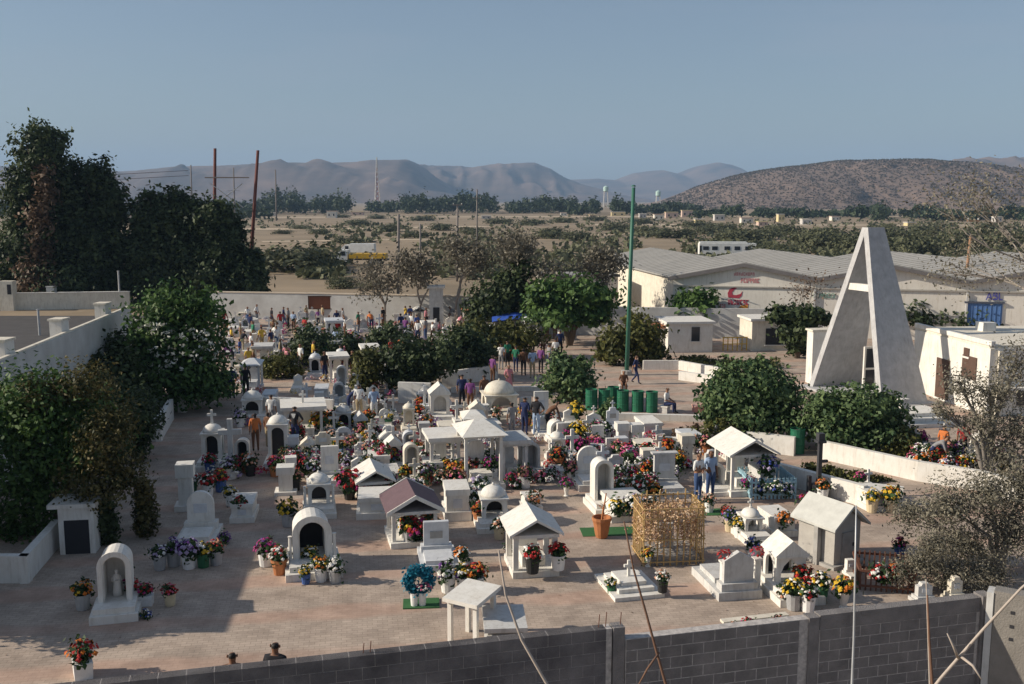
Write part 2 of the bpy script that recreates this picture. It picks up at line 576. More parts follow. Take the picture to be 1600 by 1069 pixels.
# ------------------------------------------------------------------ leaves
def leaves_in(ells, n, size, seed, clump=0.22, per=26, shell=0.45, up=0.35, aspect=0.55):
    """leaf quads in clumps spread through ellipsoids [(x,y,z,rx,ry,rz)]"""
    r = np.random.default_rng(seed)
    vol = np.array([e[3] * e[4] * e[5] for e in ells]) ** 0.67
    vol = vol / vol.sum()
    P, N = [], []
    for e, f in zip(ells, vol):
        k = max(1, int(n * f / per))
        d = r.normal(size=(k, 3))
        d /= np.linalg.norm(d, axis=1)[:, None]
        rad = shell + (1 - shell) * r.random(k) ** 0.7
        rad *= 1 + 0.27 * r.normal(size=k)
        rad = np.clip(rad, 0.15, 1.22)
        c = d * rad[:, None]
        off = r.normal(size=(k, per, 3)) * clump * (0.6 + 0.8 * r.random((k, 1, 1)))
        p = c[:, None, :] + off
        w = p * np.array(e[3:6]) + np.array(e[0:3])
        P.append(w.reshape(-1, 3))
        N.append(p.reshape(-1, 3))
    P = np.concatenate(P)
    N = np.concatenate(N)
    m = len(P)
    nn = N / (np.linalg.norm(N, axis=1)[:, None] + 1e-6) + r.normal(size=(m, 3)) * 0.8 + np.array([0, 0, up])
    nn /= np.linalg.norm(nn, axis=1)[:, None]
    a = np.cross(nn, r.normal(size=(m, 3)))
    a /= np.linalg.norm(a, axis=1)[:, None] + 1e-9
    b = np.cross(nn, a)
    s = size * (0.6 + 0.8 * r.random(m))[:, None]
    q = np.stack([P - a * s, P - b * s * aspect, P + a * s, P + b * s * aspect], 1)
    cl = np.repeat(0.5 + 0.30 * r.normal(size=m // per + 1), per)[:m]
    rnd = np.clip(cl + 0.16 * r.normal(size=m), 0, 1)
    return q, rnd

def limbs(mb, base, ells, r0, seed, bend=0.25, sub=2, mi=0):
    r = random.Random(seed)
    for e in ells:
        c = Vector(e[0:3])
        b = Vector(base)
        fork = b.lerp(Vector((b.x + (c.x - b.x) * 0.25, b.y + (c.y - b.y) * 0.25, b.z + (c.z - b.z) * 0.55)), 1.0)
        fork += Vector((r.uniform(-1, 1), r.uniform(-1, 1), 0)) * bend * e[3] * 0.4
        mb.tube([b, b.lerp(fork, 0.5) + Vector((r.uniform(-.1, .1), r.uniform(-.1, .1), 0)) * e[3] * 0.3, fork, c], [r0, r0 * 0.8, r0 * 0.6, r0 * 0.3], 7, mi)
        for k in range(sub * 3):
            d = Vector((r.gauss(0, 1), r.gauss(0, 1), r.gauss(0.3, 0.8))).normalized()
            t = Vector((c.x + d.x * e[3] * 0.8, c.y + d.y * e[4] * 0.8, c.z + d.z * e[5] * 0.8))
            s = fork.lerp(c, r.uniform(0.2, 1.0))
            mb.tube([s, s.lerp(t, 0.55) + Vector((r.uniform(-.1, .1), r.uniform(-.1, .1), 0.1)) * e[3] * 0.3, t], [r0 * 0.28, r0 * 0.18, r0 * 0.06], 5, mi)

def tree(name, label, cat, base, ells, n, size, lm, seed, r0=0.2, bark=None, group=None, trunk_parts=True, extra=None, **kw):
    """ells are relative to the base"""
    t = thing(name, label, cat, base, 0, group)
    mb = MB()
    limbs(mb, (0, 0, -0.05), ells, r0, seed)
    mb.build('trunk', bark or BARK, t, smooth=True)
    q, rnd = leaves_in(ells, n, size, seed, **kw)
    mesh_obj('crown', np_mesh('crown', q, rnd), lm, t)
    if extra:
        for nm, el, nn, sz, m2, k2 in extra:
            q, rnd = leaves_in(el, nn, sz, seed + 5, **k2)
            mesh_obj(nm, np_mesh(nm, q, rnd), m2, t)
    return t

# far tree belt on the plain: a wood that reads as one mass
def belt(name, label, spans, seed, lm):
    r = random.Random(seed)
    qs, rs = [], []
    for (p0, p1, D0, D1, h0, h1, n) in spans:
        for k in range(n):
            px = r.uniform(p0, p1)
            D = r.uniform(D0, D1)
            h = r.uniform(h0, h1) * (0.72 + 0.28 * math.sin(px * 0.045) * math.sin(px * 0.017 + 1))
            if math.sin(px * 0.031) + math.sin(px * 0.083 + 2) < -1.25:
                continue
            x = (px - 800) / F * D
            w = r.uniform(2.0, 4.6)
            q, rn = leaves_in([(x, D, h * 0.62, w, w, h * 0.42)], 80, 1.15, r.randint(0, 10 ** 6), per=10, clump=0.3)
            rs.append(rn * 0.75 + r.uniform(0, 0.25))
            qs.append(q)
    o = mesh_obj(name, np_mesh(name, np.concatenate(qs), np.concatenate(rs)), lm)
    return tag(o, label, 'trees', kind='stuff')

belt('tree_belt', 'dark green belt of far trees and palms along the foot of the hills',
     [(-60, 400, 560, 760, 6, 13, 170), (180, 420, 500, 640, 5, 9, 60), (360, 560, 680, 860, 8, 18, 150), (540, 900, 700, 860, 9, 17, 290), (880, 1090, 640, 820, 6, 12, 120),
      (1080, 1380, 520, 680, 4, 7, 120), (1360, 1700, 470, 600, 4, 8, 150)], 3, L_FAR)

# hillside scrub on the near hill and far scrub over the plain
def scatter_scrub(name, label, pts, size, seed, lm, cat='scrub'):
    r = np.random.default_rng(seed)
    P = np.repeat(np.array(pts), 5, axis=0)
    m = len(P)
    P = P + r.normal(size=(m, 3)) * np.array([1, 1, 0.45]) * size * 0.5
    nn = r.normal(size=(m, 3)) + np.array([0, -0.4, 0.6])
    nn /= np.linalg.norm(nn, axis=1)[:, None]
    a = np.cross(nn, r.normal(size=(m, 3)))
    a /= np.linalg.norm(a, axis=1)[:, None]
    b = np.cross(nn, a)
    s = size * (0.4 + 0.6 * r.random(m))[:, None]
    q = np.stack([P - a * s, P - b * s * .6, P + a * s, P + b * s * .6], 1)
    o = mesh_obj(name, np_mesh(name, q, r.random(m)), lm)
    return tag(o, label, cat, kind='stuff')

_r = random.Random(5)
pts = []
nv, nx = nh.shape[:2]
for k in range(15000):
    j = _r.uniform(1, nv * 0.56)
    i = _r.uniform(0, nx - 1.01)
    a = nh[int(j), int(i)]
    b = nh[int(j) + 1, int(i) + 1]
    f = _r.random()
    g = _r.random()
    c = nh[int(j), int(i) + 1]
    d = nh[int(j) + 1, int(i)]
    p = (a * (1 - f) + c * f) * (1 - g) + (d * (1 - f) + b * f) * g
    pts.append((p[0], p[1], p[2] + 0.8))
scatter_scrub('hillside_scrub', 'dark scattered scrub covering the near brown hill', pts, 1.25, 8, leafmat('hill_scrub_foliage', (0.05, 0.043, 0.032), (0.12, 0.10, 0.075)))

pts = []
for k in range(6500):
    D = 1 / _r.uniform(1 / 640, 1 / 125)
    px = _r.uniform(180, 1700)
    if 470 > px > 420 and D < 200:
        continue
    dens = math.sin(px * 0.013 + D * 0.02) + math.sin(px * 0.031 - D * 0.011) + (0.9 if px > 880 else -0.15)
    if dens < _r.uniform(-1, 1.2):
        continue
    pts.append(((px - 800) / F * D, D, 0.5))
scatter_scrub('plain_scrub', 'low grey-green scrub dotted over the sandy plain', pts, 0.95, 9, L_SCRUB)

# desert shrubs that can be told apart
shrub_meshes = []
for k in range(6):
    ee = [(0, 0, .5, 1, 1, .55), (.5, .1, .38, .65, .6, .42), (-.55, -.1, .4, .6, .7, .45)]
    q, rn = leaves_in(ee, 1500, 0.085, 100 + k, per=16, clump=0.25, shell=0.35)
    shrub_meshes.append(np_mesh('desert_shrub', q, rn))
SHR = [(460, 424, 60, 3.4, 'large dark shrub left of the yellow truck'), (500, 418, 36, 2.6, None), (418, 420, 30, 2.6, None),
       (560, 352, 22, 2.2, None), (500, 366, 20, 1.6, None), (545, 380, 22, 1.3, None), (610, 362, 26, 2.0, None), (650, 372, 20, 1.5, None),
       (535, 450, 24, 1.1, None), (580, 452, 20, 1.0, None), (525, 444, 14, .9, None), (690, 360, 24, 2.0, None), (740, 366, 22, 1.8, None),
       (860, 372, 34, 2.4, None), (905, 376, 26, 2.2, None), (960, 360, 24, 2.4, None), (1010, 366, 28, 2.2, None), (1050, 372, 34, 2.3, None),
       (1105, 366, 24, 2.2, None), (1205, 408, 32, 2.4, None), (1225, 402, 28, 2.2, None), (1160, 378, 34, 3.0, None), (1190, 374, 30, 2.6, None), (1260, 386, 36, 3.2, None), (1300, 392, 40, 3.6, 'broad dark green shrub left of the monument tip'),
       (1340, 396, 36, 3.4, None), (1410, 398, 34, 3.4, None), (1440, 402, 34, 3.6, None), (1470, 392, 32, 3.2, None), (1520, 388, 40, 3.4, None),
       (1570, 390, 40, 3.4, None), (1400, 382, 30, 3.0, None), (1490, 408, 20, 2.0, None), (470, 358, 20, 1.4, None), (440, 366, 14, 1.2, None),
       (590, 342, 18, 1.8, None), (530, 340, 18, 1.6, None), (660, 345, 20, 2.0, None), (780, 350, 22, 2.2, None), (830, 352, 22, 2.2, None),
       (880, 348, 20, 2.2, None), (930, 345, 18, 2.0, None), (1000, 350, 22, 2.2, None), (1090, 356, 24, 2.4, None), (1135, 360, 20, 2.2, None),
       (1230, 366, 26, 2.8, None), (1290, 370, 26, 2.6, None), (1380, 366, 26, 2.6, None), (1450, 368, 28, 2.8, None), (1550, 366, 30, 2.8, None), (1500, 372, 22, 2.4, None)]
for k, (px, py, hw, h, lab) in enumerate(SHR):
    p = G(px, py)
    o = mesh_obj('desert_shrub', shrub_meshes[k % 6], L_SCRUB, loc=p, rz=k * 1.3)
    w = hw * MPP(p)
    o.scale = (w, w, h * 1.05)
    tag(o, lab, 'shrub', 'desert shrubs on the plain')
    if not lab:
        auto(o, 'grey-green desert shrub on the plain,' if h < 2.1 else 'tall dark desert shrub on the plain,', px, py, FARMARKS)

# ------------------------------------------------------------------ simple walls
def low_wall(name, label, cat, pts, h, t, m, cap=None, group=None, h2=None):
    """wall along ground points (front line), thickness going back from the viewer"""
    o = thing(name, label, cat, (pts[0].x, pts[0].y, 0), 0, group)
    b = Vector((pts[0].x, pts[0].y, 0))
    for i in range(len(pts) - 1):
        a, c = Vector((pts[i].x, pts[i].y, 0)) - b, Vector((pts[i + 1].x, pts[i + 1].y, 0)) - b
        d = (c - a)
        L = d.length
        ang = math.atan2(d.y, d.x)
        mid = (a + c) / 2 + Vector((-d.y, d.x, 0)).normalized() * t / 2
        mb = MB()
        mb.box(mid.x, mid.y, -0.05, L + (0.0 if i == 0 else 0.02), t, h + 0.05, ang)
        mb.build('wall_run', m, o)
        if cap:
            mb = MB()
            mb.box(mid.x, mid.y, h + 0.002, L + 0.06, t + 0.1, 0.08, ang)
            mb.build('coping', cap, o)
    return o

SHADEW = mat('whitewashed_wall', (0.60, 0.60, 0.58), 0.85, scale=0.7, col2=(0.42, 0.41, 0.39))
COPE = mat('beige_coping', (0.58, 0.49, 0.38), 0.85)
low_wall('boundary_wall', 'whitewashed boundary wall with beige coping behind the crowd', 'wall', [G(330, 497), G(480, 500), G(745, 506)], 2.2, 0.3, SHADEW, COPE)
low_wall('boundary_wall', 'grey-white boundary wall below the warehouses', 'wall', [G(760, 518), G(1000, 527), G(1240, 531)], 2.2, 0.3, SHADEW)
# brown board on the boundary wall
p = G(510, 500.5)
t = thing('sign_board', 'reddish brown board fixed on the whitewashed back wall', 'sign board', (p.x, p.y - 0.12, 1.0))
MB().box(0, 0, 0, 2.8, 0.06, 1.0).build('panel', mat('brown_board', (0.17, 0.065, 0.035), 0.8, scale=4), t)
fr = MB()
for s in (-1, 1):
    fr.box(s * 1.43, 0, -0.06, 0.06, 0.1, 1.12)
fr.box(0, 0, -0.06, 2.8, 0.1, 0.058)
fr.box(0, 0, 1.002, 2.8, 0.1, 0.058)
fr.build('frame', mat('dark_brown_frame', (0.06, 0.03, 0.02), 0.8), t)

# left yard wall, its piers, back wall and posts
YW = 4.6
a, b = G(205, 478, YW), G(0, 562, YW)
ext = a + (b - a) * ((a.y - 21.6) / (a.y - b.y))
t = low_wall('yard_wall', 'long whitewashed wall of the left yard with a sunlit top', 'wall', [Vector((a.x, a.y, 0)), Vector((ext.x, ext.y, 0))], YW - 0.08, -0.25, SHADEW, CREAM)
for px, py in ((172, 478), (102, 505), (20, 540)):
    q = G(px, py + 12, YW)
    f = min(1, max(0, (a.y - q.y) / (a.y - b.y)))
    w = a + (b - a) * f
    pr = thing('wall_pier', '', 'pier', (w.x - 0.45, w.y, 0), 0, 'white piers of the left yard wall')
    pr['label'] = {172: 'white pier at the far end of the left yard wall', 102: 'white pier halfway along the left yard wall', 20: 'white pier at the near end of the left yard wall'}[px]
    MB().box(0, 0, 0, 0.5, 0.7, YW + 0.45).build('shaft', WHITE, pr)
    MB().box(0, 0, YW + 0.452, 0.6, 0.8, 0.08).build('cap', CREAM, pr)
c0, c1 = G(-60, 486), G(203, 482)
low_wall('yard_back_wall', 'low cream wall along the back of the left yard', 'wall', [c0, c1], 1.5, 0.35, CREAM, WHITE)
p = G(20, 484)
t = thing('gate_pillar', 'pale gate pillar with a dark opening on the yard back wall', 'pillar', (p.x, p.y - 0.6, 0))
MB().box(0, 0, 0, 1.2, 0.8, 2.7).build('shaft', CREAM, t)
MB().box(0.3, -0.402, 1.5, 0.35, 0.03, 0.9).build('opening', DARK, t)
p = G(105, 476)
t = thing('block_pier', 'squat grey block pier on the yard back wall', 'pier', (p.x + 0.2, p.y - 3.5, 0))
MB().box(0, 0, 0, 0.7, 0.6, 2.0).build('shaft', PALE, t)
MB().box(0, 0, 2.002, 0.8, 0.7, 0.08).build('cap', PALE, t)
for px, py, top, lab in ((188, 482, 424, 'thin pale steel post at the corner of the left yard'), (62, 524, 484, 'short pale steel post standing in the left yard')):
    p = G(px, py)
    t = thing('steel_post', lab, 'post', p)
    h = ZT(px, top, p.y)
    MB().tube([(0, 0, 0), (0, 0, h)], 0.09, 8).build('shaft', GALV, t)
    MB().lathe([(0.14, 0), (0.14, 0.04), (0, 0.06)], 8, z=h).build('cap', GALV, t)

# planter walls with soil
def planter(label, pts, h=0.75, t=0.22, m=None, group='white planter walls'):
    return low_wall('planter_wall', label, 'planter wall', pts, h, t, m or WHITE, None, group)

planter('white planter wall in deep shade at the lower left edge', [G(-60, 912), G(45, 912), G(97, 850)])
planter('white planter end in shade below the white-flowering tree', [G(222, 690), G(252, 690), G(272, 655)], 0.95)
planter('small white planter end in shade left of the two dark visitors', [G(278, 645), G(290, 645), G(302, 618)], 0.95)
planter('long shaded white planter wall behind the cross-topped canopy', [G(398, 650), G(520, 655)], 0.9)
planter('white planter wall under the dark hedge in mid-ground', [G(622, 630), G(672, 632)], 1.05)
planter('sunlit white planter block right of the dark hedge', [G(690, 606), G(716, 606)], 0.9)
planter('shaded white planter wall behind the cream domed kiosk', [G(700, 604), G(776, 592)], 0.8)
planter('bright white planter block left of the pink-clad visitor', [G(750, 592), G(778, 592)], 0.85)
planter('low white kerb wall in front of the green drums', [G(960, 656), G(1105, 660)], 0.3)
planter('low white bench wall left of the green pole base', [G(705, 614), G(905, 610)], 0.25)
planter('curved white kerb wall right of the green pole', [G(1005, 578), G(1060, 578), G(1125, 590)], 0.55)
planter('white ramp kerb beside the large oleander', [G(1060, 594), G(1105, 600), G(1125, 612)], 0.5)
planter('white planter wall running right from the gabled canopy', [G(1025, 700), G(1150, 706)], 0.45)
planter('white terrace wall left of the lone green drum', [G(1165, 703), G(1240, 713)], 0.75)
planter('long sunlit white terrace wall below the oleanders', [G(1280, 717), G(1432, 752)], 0.72)
planter('white terrace wall running out at the right edge', [G(1432, 752), G(1530, 768), G(1640, 800)], 0.72)
planter('lower white planter wall right of the blue picket fence', [G(1205, 752), G(1348, 792)], 0.7)
planter('low white wall stub behind the yellow flowers at right', [G(1340, 782), G(1410, 790)], 0.6)
planter('white planter wall with small hedge at centre back', [G(560, 640), G(600, 640)], 0.6)

# ================================================================== BUILDINGS
def text_part(s, size, m, parent, loc, depth=0.02, rx=math.pi / 2, stretch=1.0):
    cu = bpy.data.curves.new('lettering', 'FONT')
    cu.body = s
    cu.size = size
    cu.extrude = depth
    tmp = bpy.data.objects.new('tmp', cu)
    COL.objects.link(tmp)
    dg = bpy.context.evaluated_depsgraph_get()
    me = bpy.data.meshes.new_from_object(tmp.evaluated_get(dg))
    bpy.data.objects.remove(tmp)
    me.materials.clear()
    o = mesh_obj('lettering', me, m, parent, loc)
    o.rotation_euler = (rx, 0, 0)
    o.scale = (stretch, 1, 1)
    return o

# ---- the joined warehouses at right
C = G(1050, 520)
t = thing('warehouse', 'long grey-beige warehouse with joined gables and painted signs behind the cemetery', 'warehouse', C, R(-13))
SHEAR = -0.40
def shear(g):
    g.v = [(x + SHEAR * y, y, z) for x, y, z in g.v]
    return g
BAY, EAVE, RIDGE, DEP = 10.35, 4.2, 5.2, 22.0
for k in range(4):
    x0 = k * BAY
    g = MB()
    g.ext([(x0, 0), (x0 + BAY - 0.004, 0), (x0 + BAY - 0.004, EAVE), (x0 + BAY / 2, RIDGE), (x0, EAVE)], 0, DEP)
    shear(g).build('wall', CREAM if k == 0 else FACADE, t)
    for s in (-1, 1):
        r = MB()
        xa, xb = x0 + BAY / 2, x0 + BAY / 2 + s * (BAY / 2 + (0.35 if (k == 0 and s < 0) else 0.0))
        zb = EAVE - (0.1 if (k == 0 and s < 0) else 0)
        vs = []
        for y in (-0.35, DEP + 0.3):
            vs += [(xa, y, RIDGE + 0.06), (xb, y, zb + 0.06), (xb, y, zb + 0.18), (xa, y, RIDGE + 0.18)]
        r.add(vs, [(0, 1, 2, 3), (7, 6, 5, 4), (0, 4, 5, 1), (2, 6, 7, 3), (1, 5, 6, 2), (0, 3, 7, 4)])
        ro = shear(r).build('roof', ROOFM, t)
        rb = MB()
        for q in range(23):
            y = -0.3 + q * 0.98
            vs = []
            for yy in (y, y + 0.07):
                vs += [(xa, yy, RIDGE + 0.181), (xb, yy, zb + 0.181), (xb, yy, zb + 0.225), (xa, yy, RIDGE + 0.225)]
            rb.add(vs, [(0, 1, 2, 3), (7, 6, 5, 4), (0, 4, 5, 1), (2, 6, 7, 3), (1, 5, 6, 2), (0, 3, 7, 4)])
        rb_ = shear(rb).build('roof_ribs', ROOFM, ro)
        rb_['kind'] = 'stuff'
        f = MB()
        vs = []
        for y in (-0.42, -0.353):
            vs += [(xa, y, RIDGE - 0.1), (xb, y, zb - 0.1), (xb, y, zb + 0.16), (xa, y, RIDGE + 0.16)]
        f.add(vs, [(0, 1, 2, 3), (7, 6, 5, 4), (0, 4, 5, 1), (2, 6, 7, 3), (1, 5, 6, 2), (0, 3, 7, 4)])
        f.build('fascia', mat('dark_fascia', (0.16, 0.15, 0.15), 0.8), t)
# grey facade skin over bay one (its side wall stays cream)
g = MB()
g.ext([(0.003, 0), (BAY - 0.01, 0), (BAY - 0.01, EAVE - 0.02), (BAY / 2, RIDGE - 0.03), (0.003, EAVE - 0.02)], -0.03, -0.003)
g.build('front_skin', FACADE, t)
for k in range(4):
    MB().box(k * BAY + BAY / 2, -0.09, 3.55, BAY - 0.1, 0.1, 0.09).build('ledge', mat('ledge_stone', (0.42, 0.40, 0.36), 0.85), t)
    MB().box(k * BAY + BAY - 0.1, -0.12, 0, 0.12, 0.12, 3.5).build('downpipe', PALE, t)
shear(MB().box(-0.02, 4.2, 0.05, 0.03, 8.0, 0.75)).build('red_stripe', mat('faded_red_paint', (0.42, 0.10, 0.10), 0.8, scale=2), t)
# painted signs of bay one
def lx(px):
    r = (px - 800) / F
    return (r * C.y - C.x) / (math.cos(R(13)) + math.sin(R(13)) * r)
def lz(py):
    return ZT(1165, py, C.y)
def swatch(pts, m, name='painted_mark', y=-0.05):
    g = MB()
    g.ext([(lx(a), lz(b)) for a, b in pts], y, y + 0.014)
    return g.build(name, m, t)
OR_P = mat('orange_sign_paint', (0.62, 0.27, 0.05), 0.7)
PINKP = mat('pale_red_sign_paint', (0.55, 0.22, 0.22), 0.7)
swatch([(1139, 463), (1138, 456), (1141, 450), (1148, 447), (1153, 448), (1148, 451), (1145, 455), (1146, 459), (1152, 459), (1158, 457), (1161, 453), (1160, 460), (1156, 464)], REDP, 'emblem')
swatch([(1127, 492), (1130, 485), (1137, 480), (1143, 481), (1148, 486), (1151, 492), (1145, 489), (1138, 488)], OR_P, 'emblem')
swatch([(1152, 491), (1154, 480), (1160, 475), (1171, 473), (1170, 481), (1160, 484)], OR_P, 'emblem')
rr = random.Random(4)
def scribble(x0, x1, y0, y1, m, n):
    """hand-painted word too worn to read"""
    w = (x1 - x0) / n
    g = MB()
    for k in range(n):
        xa = x0 + k * w
        for (u0, v0, u1, v1) in rr.sample([(0, 0, .25, 1), (.5, 0, .75, 1), (0, 0, .75, .3), (0, .4, .75, .65), (0, .75, .75, 1)], 3):
            g.ext([(lx(xa + u0 * w), lz(y1 + (y0 - y1) * v0)), (lx(xa + u1 * w), lz(y1 + (y0 - y1) * v0)), (lx(xa + u1 * w), lz(y1 + (y0 - y1) * v1)), (lx(xa + u0 * w), lz(y1 + (y0 - y1) * v1))], -0.05 - 0.001 * rr.random(), -0.036)
    g.build('lettering', m, t)
scribble(1139, 1172, 466, 474, REDP, 7)
scribble(1126, 1136, 473, 479, PINKP, 3)
scribble(1147, 1180, 424, 429, PINKP, 9)
scribble(1158, 1188, 433, 440, PINKP, 7)
text_part('ELMECO', 0.50, GREENL, t, (lx(1272), -0.06, 2.9), stretch=0.82)
text_part('ABL', 0.80, BLUEL, t, (lx(1543), -0.06, 3.0), stretch=0.8)
GX = lx(1541)
d = MB().box(GX, -0.045, 0, 2.4, 0.06, 2.75).build('gate', BLUED, t)
gg = MB()
for k in range(8):
    gg.box(GX - 1.1 + k * 0.31, -0.09, 0.05, 0.05, 0.03, 2.6)
gg.build('rib', BLUED, d)
MB().box(GX, -0.1, 2.752, 2.6, 0.18, 0.12).build('lintel', mat('dark_lintel', (0.08, 0.09, 0.12), 0.8), t)

def small_building(name, label, cat, p, w, d, h, m, rz=0.0, roof=None, openings=(), ro=0.15, rt=0.16):
    o = thing(name, label, cat, p, rz)
    MB().box(0, d / 2, 0, w, d, h).build('wall', m, o)
    MB().box(0, d / 2, h + 0.002, w + ro * 2, d + ro * 2, rt).build('roof', roof or m, o)
    for nm, x, z, ow, oh, mm in openings:
        q = MB().box(x, -0.01, z, ow, 0.06, oh).build(nm, mm, o)
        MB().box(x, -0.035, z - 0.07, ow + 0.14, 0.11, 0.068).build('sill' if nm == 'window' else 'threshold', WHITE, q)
    return o

small_building('kiosk', 'small white flat-roofed building with a dark window right of the green pole', 'building', G(1078, 551), 3.0, 3.0, 1.9, WHITE, R(6), WHITE,
               [('window', 0.35, 0.75, 0.55, 0.95, GLASS)])
small_building('kiosk_annex', 'low white annex with a red roof edge behind the yellow-green shrub', 'building', G(1030, 549), 1.7, 2.2, 1.55, WHITE, R(6), ORANGE, [('door', -0.2, 0.0, 0.5, 1.2, DARK)])
small_building('open_shelter', 'white shelter with a dark opening left of the flat dark tree', 'building', G(1208, 548), 3.0, 2.5, 2.0, CREAM, R(6), WHITE, [('opening', 0.2, 0.4, 1.5, 1.1, DARK)])
small_building('gate_column', 'tall white gate column left of the A-frame monument', 'column', G(1282, 600), 1.1, 0.7, 2.9, WHITE, R(10), CREAM, [('niche', 0.0, 0.6, 0.3, 0.9, DARK)], 0.08, 0.1)
small_building('guard_kiosk', 'little white kiosk with an orange roof edge at the back of the cemetery', 'kiosk', G(742, 517), 1.75, 1.6, 1.45, WHITE, R(4), ORANGE, [('door', 0.0, 0.0, 0.5, 1.05, DARK)])
small_building('shaded_kiosk', 'small white hut beside the brown bare trees at the back', 'kiosk', G(682, 512), 1.1, 1.4, 3.1, PALE, R(4), WHITE, [('opening', 0.0, 0.3, 0.5, 1.3, DARK)])
small_building('store_room', 'pale shed half hidden behind the dense green tree', 'shed', G(905, 500), 6.5, 4, 3.6, FACADE, R(4), ROOFM, [('door', -1.5, 0.0, 1.0, 2.1, DARK)])

# chapel house at right, with the sunlit side wall
n0, f0 = G(1548, 545, 3.2), G(1430, 515, 3.2)
dv = (f0 - n0)
ang = math.atan2(dv.y, dv.x) - math.pi / 2
t = thing('chapel_house', 'flat-roofed white building with a sunlit side wall right of the A-frame monument', 'building', (n0.x, n0.y, 0), ang)
Ld = dv.length
MB().box(4.5, Ld / 2, 0, 9, Ld, 3.2).build('wall', WHITE, t)
MB().box(4.6, Ld / 2 + 0.1, 3.202, 9.1, Ld - 0.1, 0.12).build('roof', CREAM, t)
MB().box(0.09, Ld / 2, 3.325, 0.2, Ld + 0.1, 0.22).build('parapet', WHITE, t)
for yy, zz, a, b in ((1.6, 1.5, 1.2, 1.1), (1.9, 2.55, 0.45, 0.4), (3.9, 0.1, 1.2, 2.0)):
    q = MB().box(-0.015, yy, zz, 0.07, a, b).build('window' if b < 1.5 else 'door', mat('brown_screen', (0.10, 0.06, 0.045), 0.7), t)
    MB().box(-0.03, yy, zz - 0.09, 0.12, a + 0.14, 0.085).build('sill', WHITE, q)
MB().box(0.5, -0.06, 0, 0.25, 0.12, 3.1).build('pilaster', CREAM, t)
MB().box(1.7, -0.25, 1.3, 2.4, 0.5, 0.12).build('canopy_slab', WHITE, t)
MB().box(1.75, -0.015, 0.5, 0.6, 0.06, 0.75).build('window', GLASS, t)
MB().box(2.9, 5.2, 3.325, 0.7, 0.7, 0.45).build('roof_box', WHITE, t)
# the paved landing and steps in front of it
t = thing('entrance_steps', 'white entrance steps at the foot of the A-frame monument', 'steps', G(1450, 668), R(12))
for k in range(3):
    MB().box(0, 0.35 * k + 0.7, 0.0, 3.0 - 0.2 * k, 1.6, 0.17 * (k + 1)).build('step', WHITE, t)
MB().box(-1.1, 0.3, 0, 0.4, 0.4, 1.3).build('post', WHITE, t)

# ---- the A-frame monument
fb, bb = G(1411, 634), G(1297, 604)
mid = (fb + bb) / 2
av = (bb - fb)
half = av.length / 2
ang = math.atan2(av.y, av.x) - math.pi / 2
t = thing('a_frame_monument', 'tall grey-white concrete A-frame monument of two tapering leaning slabs', 'monument', (mid.x, mid.y, 0), ang)
HT = 8.62
CONC = mat('grey_white_concrete', (0.52, 0.52, 0.52), 0.85, scale=2.4, col2=(0.38, 0.38, 0.385), bump=0.3, streak=0.25)
for s, wb in ((-1, 1.42), (1, 1.32)):
    g = MB()
    wt, th = 0.52, 0.34
    y0, y1 = s * half, s * 0.04
    vs = [(-wb, y0 - th / 2 * 1, 0), (wb, y0 - th / 2, 0), (wb, y0 + th / 2, 0), (-wb, y0 + th / 2, 0),
          (-wt, y1 - th / 2, HT), (wt, y1 - th / 2, HT), (wt, y1 + th / 2, HT), (-wt, y1 + th / 2, HT)]
    if s > 0:
        vs = [(x + (0.6 if x > 0 and z == 0 else 0.0), y, z) for x, y, z in vs]
    g.add(vs, [(3, 2, 1, 0), (4, 5, 6, 7), (0, 1, 5, 4), (1, 2, 6, 5), (2, 3, 7, 6), (3, 0, 4, 7)])
    g.build('slab', CONC, t)
zb = 5.45
hg = half * (1 - zb / HT)
MB().box(-0.55, 0, zb, 0.3, hg * 2 - 0.3, 0.34).build('tie_beam', WHITE, t)
MB().box(0.0, 0, 0, 3.4, half * 2 + 1.0, 0.12).build('plinth', CONC, t)
dd = thing('lattice_door', 'white framed door with two dark panes under the A-frame monument', 'door', G(1357, 612), R(14))
MB().box(-0.33, 0, 0, 0.1, 0.12, 2.4).build('frame', WHITE, dd)
MB().box(0.33, 0, 0, 0.1, 0.12, 2.4).build('frame', WHITE, dd)
for z in (0.05, 1.18, 2.3):
    MB().box(0, 0, z, 0.56, 0.11, 0.1).build('rail', WHITE, dd)
for z in (0.152, 1.282):
    MB().box(0, 0.02, z, 0.555, 0.05, 1.01).build('pane', GLASS, dd)

